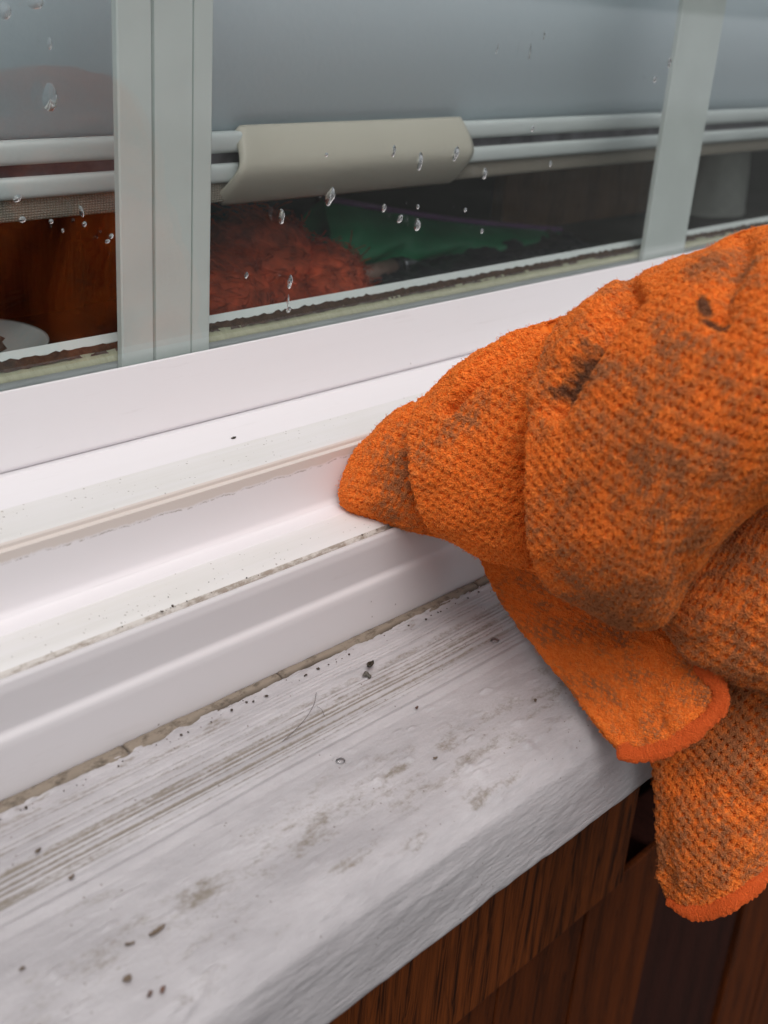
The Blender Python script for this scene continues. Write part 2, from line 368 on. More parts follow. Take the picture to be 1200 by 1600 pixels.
# seals between the panes, seen through the glass
SEAL = mat_simple('grey_seal', (.30, .33, .33), .5, .1, 30)
FOAM = NM('pale_green_foam'); pf = FOAM.pos(); n1 = FOAM.noise(FOAM.pos((500, 150, 150)), 1, 4, .7)
FOAM.bsdf(FOAM.mix(FOAM.ramp(n1, [(.3, (0, 0, 0)), (.75, (1, 1, 1))]), (.43, .44, .29), (.31, .31, .20)), .85, FOAM.bump(n1, .6, .001))
DIRT = mat_simple('brown_dirt', (.055, .030, .018), .95, .5, 400, .8, 900)
BEAD = mat_simple('white_bead', (.66, .71, .69), .4, .04, 20)
def T(v): r = ray(0, v); return -r[2] / r[1]
spots = [(-.60, 2.43)]
for a, b in spots:
    nx = max(8, int((b - a) / .002)); xs = np.linspace(a, b, nx)
    # seal: low slope, foam strip, ragged dirt, bead
    yS0, yS1, yF1, yD1, yB1 = .4295, .4310, .4355, .4382, .4440
    zS1 = -T(600) * yS1; zS0 = -T(614) * yS0
    wav = fbm(xs * 60, xs * 0, 5) * .0009
    def strip(name, ya, za, yb, zb, mat, ja=0, jb=0, thick=.004):
        rows = [(ya, za - thick, 0), (ya, za, ja), (yb, zb, jb), (yb, zb - thick, jb)]
        V = np.zeros((nx, 4, 3))
        for k, (y, z, j) in enumerate(rows): V[:, k, 0] = xs; V[:, k, 1] = y + j * 0; V[:, k, 2] = z + Z0 + (wav * 1.2 if j else 0)
        return mesh_obj(name, V.reshape(-1, 3), grid_faces(nx, 4)[:, ::-1].copy(), mat, win, False)
    strip('glazing_seal', yS0, zS0, yS1, zS1, SEAL)
    zF1 = -T(579) * yF1
    strip('foam_spacer', yS1, zS1 + .0003, yF1, zF1, FOAM.m, 0, 1)
    zD1 = -T(567) * yD1; V = np.zeros((nx, 3, 3)); rag = np.abs(fbm(xs * 330, xs * 0, 9, 5)) * .0024 - .0003
    for k, (y, z) in enumerate([(yF1 - .0012, zF1 - .0006), (yF1 + .0004, zF1 + .0006), (yD1 - .0002, zD1)]):
        V[:, k, 0] = xs; V[:, k, 1] = y; V[:, k, 2] = Z0 + z + (rag if k == 2 else (fbm(xs * 200, xs * 0, 3, 4) * .0012))
    mesh_obj('spacer_grime', V.reshape(-1, 3), grid_faces(nx, 3)[:, ::-1].copy(), DIRT, win, False)
    zB = -T(549) * yB1
    P = prof([(yD1, zD1 - .008), (yD1, -T(566) * yD1), (yB1 - .001, zB), (yB1 + .001, zB - .03)], [0, .0006, .0006, 0])
    extrude('glazing_bead', P, [BEAD], win, a, b, 8)
# side stiles, head and outer casing of the window (beyond the frame of the picture)
for x0, x1 in ((WX0 - .06, WX0 + .03), (WX1 - .03, WX1 + .06)):
    MB().box(x0, x1, .36, .46, Z0 - .27, Z0 + 1.05, .004).build('side_jamb', VIN, win)
MB().box(WX0 - .06, WX1 + .06, .355, .462, Z0 + .96, Z0 + 1.052, .004).build('head_rail', VIN, win)

# ---------------------------------------------------------------- caulk joint
xs = np.arange(-.6, 2.4, .0012); nx = len(xs)
lo = fbm(xs * 45, xs * 0, 21, 5) * .0028 + vnoise(xs * 9, xs * 0, 4) * .0012
rows = [(.3182, -.2716), (.3172, -.2713), (.3160, -.2713), (.3145, -.2715), (.3128, -.2720), (.3118, -.2742)]
V = np.zeros((nx, len(rows), 3))
for k, (y, z) in enumerate(rows):
    j = (k / 5) ** 2; V[:, k, 0] = xs; V[:, k, 1] = y + lo * j * 1.0; V[:, k, 2] = Z0 + z + .0006 + fbm(xs * 120, xs * 0 + k * 3.1, 31, 3) * .00045 + (.0010 * np.sin(k / 5 * 3.14))
crack = np.abs(vnoise(xs * 38, xs * 0 + 9, 2)) < .012
V[crack, 1:5, 2] -= .0008
CAUL = NM('beige_caulk'); pc = CAUL.pos(); nc = CAUL.noise(CAUL.pos((160, 260, 260)), 1, 5, .7)
CAUL.bsdf(CAUL.mix(CAUL.math('MAXIMUM', CAUL.ramp(nc, [(.50, (0, 0, 0)), (.66, (.7, .7, .7))]), CAUL.attr('crack').outputs['Fac']), (.25, .205, .16), (.045, .032, .022)), .75, CAUL.bump(nc, .5, .001))
ck = mesh_obj('caulk_joint', V.reshape(-1, 3), grid_faces(nx, len(rows))[:, ::-1].copy(), CAUL.m)
cr = np.zeros((nx, len(rows))); cr[:, 5] = 1; cr[:, 4] = sst(-.2, .5, vnoise(xs * 70, xs * 0, 12)) * .7; cr[:, 0] = .35; cr[crack] = 1; attr(ck, 'crack', cr.ravel())
tag(recenter(ck), 'cracked beige caulk line between the white window frame and the wooden sill board', 'caulk')
# crumbs of paint and dirt along the joint (uncountable)
def blobs(name, C, Rr, mat, flat=.6, seed=1, parent=None):
    rg = np.random.default_rng(seed); import bmesh
    bm = bmesh.new(); bmesh.ops.create_icosphere(bm, subdivisions=1, radius=1); bv = np.array([q.co[:] for q in bm.verts]); bf = np.array([[q.index for q in fc.verts] for fc in bm.faces]); bm.free()
    V = []; Fs = []
    for i, (c, r) in enumerate(zip(C, Rr)):
        s_ = rg.uniform(.6, 1.4, 3) * r; s_[2] *= flat; v = bv * (1 + rg.uniform(-.25, .25, (len(bv), 1))); a = rg.uniform(0, 6.28); 
        v = v * s_; v = np.stack([v[:, 0] * math.cos(a) - v[:, 1] * math.sin(a), v[:, 0] * math.sin(a) + v[:, 1] * math.cos(a), v[:, 2]], 1)
        V.append(v + c); Fs.append(bf + i * len(bv))
    return mesh_obj(name, np.concatenate(V), np.concatenate(Fs), mat, parent, True)

# ---------------------------------------------------------------- sill board: a dense relief of old paint
sx = np.arange(-.30, .95, .0016)
path = np.array([(.3135, -.2716), (.270, -.2752), (.2650, -.2762), (.2220, -.2799), (.2130, -.2826), (.2068, -.2888), (.2044, -.2980), (.2035, -.3262), (.2060, -.3290), (.250, -.3292)])
seg = np.r_[0, np.cumsum(np.linalg.norm(np.diff(path, axis=0), axis=1))]
def dens(a, b, st): return np.arange(a, b, st)
s_all = np.r_[dens(0, seg[1], .00030), dens(seg[1], seg[3], .00045), dens(seg[3], seg[6], .0005), dens(seg[6], seg[8], .0007), np.linspace(seg[8], seg[9], 8)]
py_ = np.interp(s_all, seg, path[:, 0]); pz_ = np.interp(s_all, seg, path[:, 1])
kk = np.hanning(13); kk /= kk.sum(); pys = np.convolve(np.pad(py_, 6, 'edge'), kk, 'valid'); pzs = np.convolve(np.pad(pz_, 6, 'edge'), kk, 'valid')
ty = np.gradient(pys); tz = np.gradient(pzs); ln = np.hypot(ty, tz) + 1e-12; ny, nz_ = tz / ln, -ty / ln   # outward normal
ny, nz_ = (-ny, -nz_) if nz_[5] < 0 else (ny, nz_)
XX, SS = np.meshgrid(sx, s_all, indexing='ij')
drift = SS + .0016 * vnoise(XX * 6, SS * 0, 3) + .0008 * vnoise(XX * 22, SS * 20, 8)
gro = vnoise(XX * 2.2, drift * 1000, 40) * .62 + vnoise(XX * 9, drift * 1500, 43) * .40                       # long grooves
gmask = sst(.003, .008, SS) * (1 - sst(seg[1] - .007, seg[1] - .001, SS)) * (.65 + .35 * sst(-.5, .2, vnoise(XX * 5, SS * 30, 14)))
H = gro * .0012 * gmask
bow = vnoise(XX * 11, SS * 0, 61) * .0010
for c0, w_, a_ in ((seg[1] - .0005, .0011, -.0009), (seg[1] + .0022, .0016, .0008), (seg[1] + .0055, .0010, -.0004)): H += a_ * np.exp(-((SS + bow - c0) / w_) ** 2)
lower = sst(seg[1], seg[1] + .01, SS) * (1 - sst(seg[4], seg[5], SS))
H += lower * (fbm(XX * 60, SS * 200, 51, 4) * .00034 + fbm(XX * 12, SS * 120, 52, 3) * .0004)
lump = np.clip(fbm(XX * 130, SS * 260, 77, 3) - .32, 0, 1); H += lower * lump * .0028
face = sst(seg[5], seg[6], SS)
H += face * (fbm(XX * 30, SS * 50, 91, 4) * .0005 + fbm(XX * 150 + SS * 90, SS * 190, 92, 3) * .00022)
arrw = np.exp(-((SS - seg[5]) / .005) ** 2); H += arrw * vnoise(XX * 14, SS * 0, 71) * .0010
H += np.exp(-((SS - seg[0] - .0015) / .002) ** 2) * np.abs(fbm(XX * 110, SS * 400, 72, 4)) * .0028   # torn paint along the caulk
# ragged lower edge: flakes of paint
chip = np.clip(vnoise(XX * 38, SS * 0, 81) + .6 * vnoise(XX * 120, SS * 0, 82), 0, 1) * np.exp(-((SS - seg[7]) / .0028) ** 2)
curl = np.exp(-((SS - (seg[7] - .006 + .004 * vnoise(XX * 7, SS * 0, 85))) / .0009) ** 2) * sst(.0, .3, vnoise(XX * 6, SS * 0, 86)); H += curl * .0008
V = np.stack([XX, pys[None] + ny[None] * H, Z0 + pzs[None] + nz_[None] * H + chip * .0014], -1)
wv = vnoise(XX * 6, SS * 0, 65) * .0012; V[..., 2] += face * wv * sst(seg[6], seg[7], SS)
brd = mesh_obj('sill_board', V.reshape(-1, 3), grid_faces(*XX.shape)[:, ::-1].copy(), BOARD)
# dirt: sits in the grooves, in one long smear along the middle and in a few patches
nearR = sst(.30, .36, XX)
d = gmask * (1 - sst(-.35, .12, gro)) * (.85 + .35 * vnoise(XX * 7, SS * 60, 15)) + gmask * sst(0, .6, fbm(XX * 9, SS * 70, 16)) * .40
smear = np.exp(-((SS - (.073 + .0012 * vnoise(XX * 9, SS * 0, 17))) / .0075) ** 2) * sst(-.12, .38, fbm(XX * 70, SS * 240, 18, 5))
d += smear * .26 + np.exp(-((SS - .074) / .016) ** 2) * (.16 + .16 * sst(-.3, .4, fbm(XX * 14, SS * 60, 29))) + gmask * .05 * sst(-.2, .4, fbm(XX * 8, SS * 60, 26)) + lower * sst(.1, .6, fbm(XX * 40, SS * 130, 19, 4)) * .40 + (1 - face) * sst(.35, .7, fbm(XX * 16, SS * 80, 20)) * .25
d += np.exp(-((SS - .004) / .004) ** 2) * sst(0, .5, fbm(XX * 50, SS * 200, 23)) * .7
attr(brd, 'dirt', np.clip(d, 0, 1).ravel())
# the board goes on past the detailed stretch on both sides
tag(recenter(brd), 'thick weathered white painted wooden sill board under the window frame', 'sill board')
bx_, by_, bz_ = brd.location
for xa_, xb_ in ((-.70, -.3008), (.9492, 2.5)):
    q = np.array([(p[0], p[1]) for p in path]); V = [(x - bx_, p[0] - by_, Z0 + p[1] - bz_) for x in (xa_, xb_) for p in q]; n = len(q)
    e = mesh_obj('board_end', V, [(i + 1, i, n + i, n + i + 1) for i in range(n - 1)] + [tuple(range(n)), tuple(range(2 * n - 1, n - 1, -1))], BOARD)
    e.parent = brd; attr(e, 'dirt', [.12] * len(V))

# ---------------------------------------------------------------- house wall under and around the window
wall = empty('house_wall', (.6, .30, 0), 'dark brown cedar board house wall below the white sill board', 'wall')
ysh = .262; zb = at(890, 1450, ysh)[2]
MB().box(-.70, at(972, 1380, ysh)[0], ysh, ysh + .02, zb, Z0 - .300, .0015).build('header_board', WOODH, wall)
xg0 = at(972, 1380, ysh)[0]; xg1 = at(1030, 1400, ysh + .012)[0]
ysv = ysh + .012
cuts = [-.70 + .088 * i for i in range(60)]; cuts = [c for c in cuts if c < xg1 - .05] 
cuts = sorted(cuts + [at(890, 1520, ysv)[0], xg1]); cuts = [c for i, c in enumerate(cuts) if i == len(cuts) - 1 or cuts[i + 1] - c > .03]
zgap = at(998, 1346, ysv)[2]
for a, b in zip(cuts[:-1], cuts[1:]):
    MB().box(a + .0008, b - .0008, ysv + random.uniform(0, .001), ysv + (.005 if b > xg0 - .001 else .02), .12, zgap if b > xg0 - .001 else zb + .01, .0015).build('cladding_board', WOODV, wall)
x_ = xg1 + .001; wd = .17
MB().box(x_, x_ + wd, ysv + .004, ysv + .05, .12, at(1040, 1340, ysv)[2] , .003).build('dark_board', WOODD, wall)
x_ += wd
while x_ < 2.5: MB().box(x_ + .0008, x_ + .0872, ysv, ysv + .02, .12, Z0 - .300, .0015).build('cladding_board', WOODV, wall); x_ += .088
BACKM = mat_simple('gap_shade_black', (.012, .009, .008), .9)  # near-black backing: the deep shade of the board gap is painted in
MB().box(-.75, 2.55, .42, .47, 0.02, Z0 - .277).build('sheathing', BACKM, wall)
# walls either side and above the window
for x0, x1, z0, z1 in ((-2.6, WX0 - .065, .1, Z0 + 1.4), (WX1 + .065, 4.6, .1, Z0 + 1.4), (WX0 - .06, WX1 + .06, Z0 + 1.056, Z0 + 1.4)):
    k = z0
    while k < z1 - .05: MB().box(x0, x1, .34 , .40, k, min(k + .118, z1), .004).build('side_board', WOODV, wall); k += .12

# ---------------------------------------------------------------- room behind the glass
ROOM = mat_simple('dark_room', (.05, .035, .028), .9); SHELFM = mat_simple('dark_shelf', (.018, .014, .012), .7, .3, 30)
room = MB(); room.box(-1.2, 3.0, 1.9, 1.95, 0, 2.8); room.box(-1.25, -1.2, .47, 1.95, 0, 2.8); room.box(3.0, 3.05, .47, 1.95, 0, 2.8); room.box(-1.25, 3.05, .47, 1.95, 2.8, 2.85); room.box(-1.25, 3.05, .48, 1.95, -.02, .01)
room.box(-1.25, WX0 - .06, .465, .478, 0, 2.8); room.box(WX1 + .06, 3.05, .465, .478, 0, 2.8); room.box(-1.2, 3.0, .465, .478, Z0 + 1.05, 2.8); room.box(-1.2, 3.0, .472, .478, 0, Z0 - .21)
tag(room.build('interior_wall', ROOM), kind='structure')
ZS = Z0 - .197
sh = MB().box(-.75, 2.55, .458, 1.02, ZS - .03, ZS, .002).build('inner_shelf', SHELFM); tag(recenter(sh), 'dark shelf just inside the window that carries the stored things', 'shelf')

# ---------------------------------------------------------------- roller blind
YB = .500
bl = empty('roller_blind', (.85, YB, Z0 - .11), 'lowered grey fabric blind with white bottom rods and a beige clip behind the glass', 'blind')
FAB = NM('blind_fabric'); pfb = FAB.pos(); fn = FAB.noise(FAB.pos((260, 260, 260)), 1, 3, .7); fb = FAB.noise(pfb, 5, 3)
FAB.bsdf(FAB.mix(FAB.math('ADD', FAB.math('MULTIPLY', fn, .5), FAB.math('MULTIPLY', fb, .5)), (.64, .76, .82), (.76, .86, .91)), .8, FAB.bump(fn, .3, .0005), Transmission_Weight=0.0)
RODM = mat_simple('white_rod', (.60, .66, .65), .4, .06, 15); METAL = mat_simple('dull_metal', (.16, .15, .17), .3, .4, 60, Metallic=.7)
TAPE = NM('woven_tape'); pt = TAPE.pos((1, 1, 1)); ck_ = TAPE.n('TexWave'); ck_.bands_direction = 'X'; ck_.inputs['Scale'].default_value = 190; TAPE.l(pt, ck_.inputs['Vector'])
ck2 = TAPE.n('TexWave'); ck2.bands_direction = 'Z'; ck2.inputs['Scale'].default_value = 260; TAPE.l(pt, ck2.inputs['Vector'])
h_ = TAPE.math('MULTIPLY', ck_.outputs['Fac'], ck2.outputs['Fac']); TAPE.bsdf(TAPE.mix(h_, (.25, .225, .18), (.46, .43, .36)), .9, TAPE.bump(h_, .8, .001))
def zr(v): return -T(v) * YB
fx0, fx1 = WX0 + .02, WX1 - .02
V = []; nxf = 60; nzf = 12
for i in range(nxf):
    for k in range(nzf):
        x = fx0 + (fx1 - fx0) * i / (nxf - 1); z = Z0 + zr(232) + (1.0 - zr(232)) * k / (nzf - 1)
        V.append((x, YB + .006 + .0008 * math.sin(x * 9) + .0006 * math.sin(z * 14 + x * 3), z))
fabm = mesh_obj('blind_fabric', V, grid_faces(nxf, nzf), FAB.m, bl)
sol = fabm.modifiers.new('thickness', 'SOLIDIFY'); sol.thickness = .0006
def rod(name, va, vb, mat, y=YB, x0=fx0, x1=fx1, sy=1.0):
    zc = (zr(va) + zr(vb)) / 2; r_ = (zr(va) - zr(vb)) / 2
    a = np.linspace(0, 2 * math.pi, 28, endpoint=False); V = [(x, y + r_ * sy * math.copysign(abs(math.cos(t)) ** .55, math.cos(t)) * .8, Z0 + zc + r_ * math.copysign(abs(math.sin(t)) ** .75, math.sin(t))) for x in (x0, x1) for t in a]; n = 28
    return mesh_obj(name, V, [(i, (i + 1) % n, n + (i + 1) % n, n + i) for i in range(n)] + [tuple(range(n))[::-1], tuple(range(n, 2 * n))], mat, bl)
rod('bottom_rod', 220, 259, RODM); rod('bottom_rod', 278, 313, RODM); 
o = MB().box(fx0, fx1, YB - .0005, YB + .010, Z0 + zr(282), Z0 + zr(250), .001).build('rod_channel', METAL, bl)
rod('bottom_tape', 308, 350, TAPE.m, YB + .002, sy=.6)
# beige clip: bent plate around the rods
CLIPM = mat_simple('beige_plastic', (.56, .54, .45), .45, .04, 12)
cx0 = at(372, 260, YB - .008)[0]; cx1 = at(735, 240, YB - .008)[0]
zt_ = zr(212); zb_ = zr(355); hh = (zt_ - zb_)
cp = []
for t in np.linspace(0, 1, 40):      # section from the top lip, down the bulging front, and under
    a = R(128) - t * R(245)
    cp.append((YB + .0045 - .0145 * math.cos(a - R(0)) * 1.0 if False else YB + .006 - .0150 * math.cos((t - .47) * 2.3), zt_ - hh * (t + .045 * math.sin(t * math.pi * 2))))
cp = np.array(cp); cp[:, 0] = YB + .008 - .019 * np.sin(np.clip(np.linspace(.06, .97, 40), 0, 1) * math.pi) ** .55
nxc = 46; V = []
for i in range(nxc):
    u = i / (nxc - 1); x = cx0 + (cx1 - cx0) * u
    ed = min(u, 1 - u) * (cx1 - cx0); rr = .006; sh_ = (1 - math.sqrt(max(0, 1 - (1 - min(ed / rr, 1)) ** 2)))
    for k, (y, z) in enumerate(cp):
        t = k / 39; skew = .010 * (t - .35) * (1 if u < .5 else .25) * (-1)
        end = 1 - sh_ * .22; zz = (zt_ + zb_) / 2 + (z - (zt_ + zb_) / 2) * end
        V.append((x + skew * (1 - min(1, ed / .05)), y + sh_ * .001, Z0 + zz))
clip = mesh_obj('blind_clip', V, grid_faces(nxc, 40), CLIPM, bl); s2 = clip.modifiers.new('thickness', 'SOLIDIFY'); s2.thickness = .0016; s2.offset = 0

# ---------------------------------------------------------------- things on the inner shelf
REDW = mat_wood('red_brown_wood', (.016, .004, .0025), (.085, .02, .009), wav=14, dist=5)
a0 = at(-60, 450, .62); a1 = at(132, 450, .62); b1 = at(186, 450, .62)
bxr = empty('wooden_box', ((a0[0] + a1[0]) / 2, .66, ZS), 'red-brown wooden box standing behind the left pane', 'box')
MB().box(a0[0], a1[0], .62, .66, ZS + .001, ZS + .20, .001).build('front_panel', REDW, bxr)
MB().box(a1[0] + .0015, b1[0] + .05, .626, .66, ZS + .001, ZS + .20, .001).build('side_panel', mat_wood('darker_red_wood', (.02, .006, .005), (.07, .022, .014), wav=10, dist=3), bxr)
# plate with a dried lump
PLT = mat_simple('pale_china', (.34, .37, .36), .25, .04, 8)
pc_ = at(0, 562, .52); pcx = pc_[0] + .008
pl = []; nr = 48
for r_, z in ((0, .002), (.018, .002), (.030, .006), (.040, .013), (.0415, .0155), (.0400, .0150), (.029, .009), (.016, .0045), (0, .0045)):
    pl.append([(pcx - .030 + r_ * math.cos(t), .518 + r_ * math.sin(t), ZS + .012 + z) for t in np.linspace(0, 2 * math.pi, nr, endpoint=False)])
V = np.array(pl).reshape(-1, 3); dish = mesh_obj('small_dish', V, grid_faces(9, nr, True), PLT)
tag(recenter(dish), 'small pale dish holding a dark lump at the lower left behind the glass', 'dish')
LUMP = mat_simple('charred_lump', (.10, .075, .06), .8, .7, 300, .9, 500)
lp = blobs('dried_lump', [(pcx - .032 + .010 * math.cos(k), .512 + .008 * math.sin(k * 1.7), ZS + .026 + .003 * (k % 2)) for k in range(7)], [.009] * 7, LUMP, .7, 5)
tag(recenter(lp), 'dark dried knobbly lump lying in the small pale dish', 'dried food')
# fuzzy rust-red bundle
FUZ = mat_simple('rust_fibre', (.52, .085, .03), .9, .6, 90)
fz = MB(); rg = np.random.default_rng(3)
cen = [(at(398, 432, .575), .046), (at(505, 452, .552), .033), (at(350, 470, .56), .034)]
for c, r_ in cen:
    th = np.linspace(0, math.pi, 14); ph = np.linspace(0, 2 * math.pi, 20, endpoint=False)
    V = [(c[0] + r_ * .97 * math.sin(t) * math.cos(p), c[1] + r_ * .8 * math.sin(t) * math.sin(p), max(ZS + .001, c[2] + r_ * .9 * math.cos(t))) for t in th for p in ph]
    fz.add(V, [tuple(q) for q in grid_faces(14, 20, True)])
    for k in range(900):
        dv = rg.normal(size=3); dv /= np.linalg.norm(dv); tg = np.cross(dv, [0.3, .2, 1]); tg /= np.linalg.norm(tg) + 1e-9; tg = tg + .5 * rg.normal(size=3)
        p0 = np.array(c) + dv * r_ * np.array([.97, .8, .9]) * .97; L_ = r_ * rg.uniform(.12, .35)
        pts = [p0 + tg * L_ * t + dv * r_ * (.06 * math.sin(3 * t) + rg.uniform(0, .015)) for t in (0, .33, .66, 1)]
        pts = [np.array([q[0], q[1], max(q[2], ZS + .002)]) for q in pts]
        fz.tube(pts, r_ * .010, 3, False)
fo = fz.build('fibre_bundle', FUZ, None, True); tag(recenter(fo), 'fuzzy rust-red bundle of fibre seen through the middle pane', 'fibre bundle')
# green bag with purple seam
GRN = mat_simple('green_plastic', (.012, .30, .12), .45, .35, 14); PUR = mat_simple('purple_edge', (.22, .08, .26), .5)
gb = empty('green_bag', (at(700, 380, .66)[0], .68, ZS), 'flat green bag with a purple edge lying behind the middle pane', 'bag')
nu, nv = 30, 14; top = catmull([at(505, 312, .61), at(600, 328, .61), at(720, 346, .61), at(872, 360, .61)], nu); bot = catmull([at(480, 430, .58), at(600, 412, .58), at(740, 404, .585), at(882, 392, .59)], nu)
for e in (0, 1):
    V = np.array([[top[i] * (1 - k / (nv - 1)) + bot[i] * k / (nv - 1) + np.array([0, (-1 if e == 0 else 1) * .016 * math.sin(math.pi * k / (nv - 1)) + .003 * math.sin(i * .9 + k * .5), 0]) for k in range(nv)] for i in range(nu)])
    V[..., 2] = np.maximum(V[..., 2], ZS + .003)
    Vs = V if e == 0 else Vs_
    if e == 0: Vs_ = V; A_ = V
    else: B_ = V
Vall = np.concatenate([A_.reshape(-1, 3), B_.reshape(-1, 3)]); fa = grid_faces(nu, nv); mesh_obj('bag_body', Vall, np.concatenate([fa, fa[:, ::-1] + nu * nv]), GRN, gb)
m_ = MB(); m_.tube(top + np.array([0, -.003, .001]), .0022, 8); m_.build('bag_seam', PUR, gb, True)
# tool handle
th_ = empty('tool_handle', tuple(at(600, 425, .56)), 'brown and silver tool handle lying beside the rust-red bundle', 'tool')
p0, p1 = at(560, 432, .56), at(612, 418, .575); dv = p1 - p0
MB().tube([p0, p1], .0062, 20).build('handle_grip', mat_simple('brown_grip', (.42, .27, .21), .35), th_, True)
MB().tube([p1 + dv * .001, p1 + dv * .22], .0066, 20).build('black_collar', mat_simple('black_rubber', (.02, .02, .022), .4), th_, True)
m_ = MB(); m_.tube([p1 + dv * (.23 + .09 * k / 2) for k in range(9)], [.0062 + .0008 * (k % 2) for k in range(9)], 20); m_.build('metal_ferrule', mat_simple('bright_metal', (.5, .5, .52), .25, Metallic=.9), th_, True)
# crumpled dark sheet
nu, nv = 70, 26; xs_ = np.linspace(at(600, 430, .55)[0], at(860, 400, .60)[0], nu); ys_ = np.linspace(.50, .62, nv)
Xc, Yc = np.meshgrid(xs_, ys_, indexing='ij'); Zc = ZS + .006 + np.abs(fbm(Xc * 45, Yc * 60, 33, 4)) * .011
V = np.stack([Xc, Yc, Zc], -1); cr_ = mesh_obj('crumpled_sheet', V.reshape(-1, 3), grid_faces(nu, nv), mat_simple('dark_foil', (.035, .035, .045), .32, .3, 60), None, False)
tag(recenter(cr_), 'crumpled dark plastic sheet lying in front of the green bag', 'plastic sheet')
bb = MB().box(at(790, 300, .64)[0], at(1045, 300, .64)[0], .64, .655, ZS + .001, ZS + .16, .002).build('wooden_plank', mat_wood('brown_panel', (.10, .045, .02), (.26, .13, .06), wav=6, dist=2), None)
tag(recenter(bb), 'brown wooden panel standing behind the middle pane left of the slim bar', 'panel')
# pale cloth bag at the right
nu, nv = 26, 22; V = []
pcn = at(1125, 310, .60)
for i in range(nu):
    t = i / (nu - 1); z = ZS + .002 + .115 * t; wdt = .038 * (1 - .35 * t ** 2) * (1 if t < .97 else .6)
    for k in range(nv):
        a = 2 * math.pi * k / nv; rr = 1 + .07 * math.sin(3 * a + 4 * t) + .04 * math.sin(7 * a - 3 * t); V.append((pcn[0] + wdt * rr * math.cos(a) * 1.2 - .02 * t, .600 + wdt * .6 * rr * math.sin(a), z))
pb = mesh_obj('cloth_bag', V, [tuple(q) for q in grid_faces(nu, nv, True)] + [tuple(range((nu - 1) * nv, nu * nv))], mat_simple('pale_canvas', (.62, .64, .58), .85, .1, 60, .3, 400))
tag(recenter(pb), 'pale grey cloth bag standing inside behind the right-hand pane', 'bag')

# ---------------------------------------------------------------- water drops on the outer glass
DROPM = NM('water'); g_ = DROPM.n('BsdfGlass'); g_.inputs['IOR'].default_value = 1.33; g_.inputs['Roughness'].default_value = 0; DROPM.l(g_.outputs[0], DROPM.out.inputs[0])
def drop(px, py, w, h, label, tilt=0, tail=.35, shape=0):
    c = at(px, py, .4198); sc = float(np.linalg.norm(at(px + 1, py, .4198) - c)); sz = float(abs(at(px, py + 1, .4198)[2] - c[2]))
    W_, H_ = w * sc * .42, h * sz * .40; nth, nr_ = 28, 9; V = []
    for j in range(nr_):
        q = j / (nr_ - 1)
        for i in range(nth):
            a = 2 * math.pi * i / nth; sx_ = math.cos(a); sy_ = math.sin(a); nar = 1 - tail * max(0, sy_) ** 1.2
            if shape: nar *= 1 + .12 * math.sin(2.3 * sy_ + shape)
            x = math.copysign(abs(sx_) ** .75, sx_) * W_ * nar * math.sin(q * math.pi / 2) ; z = sy_ * H_ * math.sin(q * math.pi / 2)
            x += (shape * .18 * W_ * math.sin(sy_ * 3)) 
            bul = min(W_, .0016) * .24 * (1 - math.sin(q * math.pi / 2) ** 3.5) * (1 - .35 * sy_)
            xr_ = x * math.cos(tilt) + z * math.sin(tilt); zr_ = -x * math.sin(tilt) + z * math.cos(tilt)
            V.append((c[0] + xr_, .4198 - bul, c[2] + zr_))
    f = [tuple(q) for q in grid_faces(nr_, nth, True)] + [tuple(range((nr_ - 1) * nth, nr_ * nth))]
    o = mesh_obj('water_drop', V, f, DROPM.m); tag(recenter(o), label, 'water drop', 'water drops on the window panes')
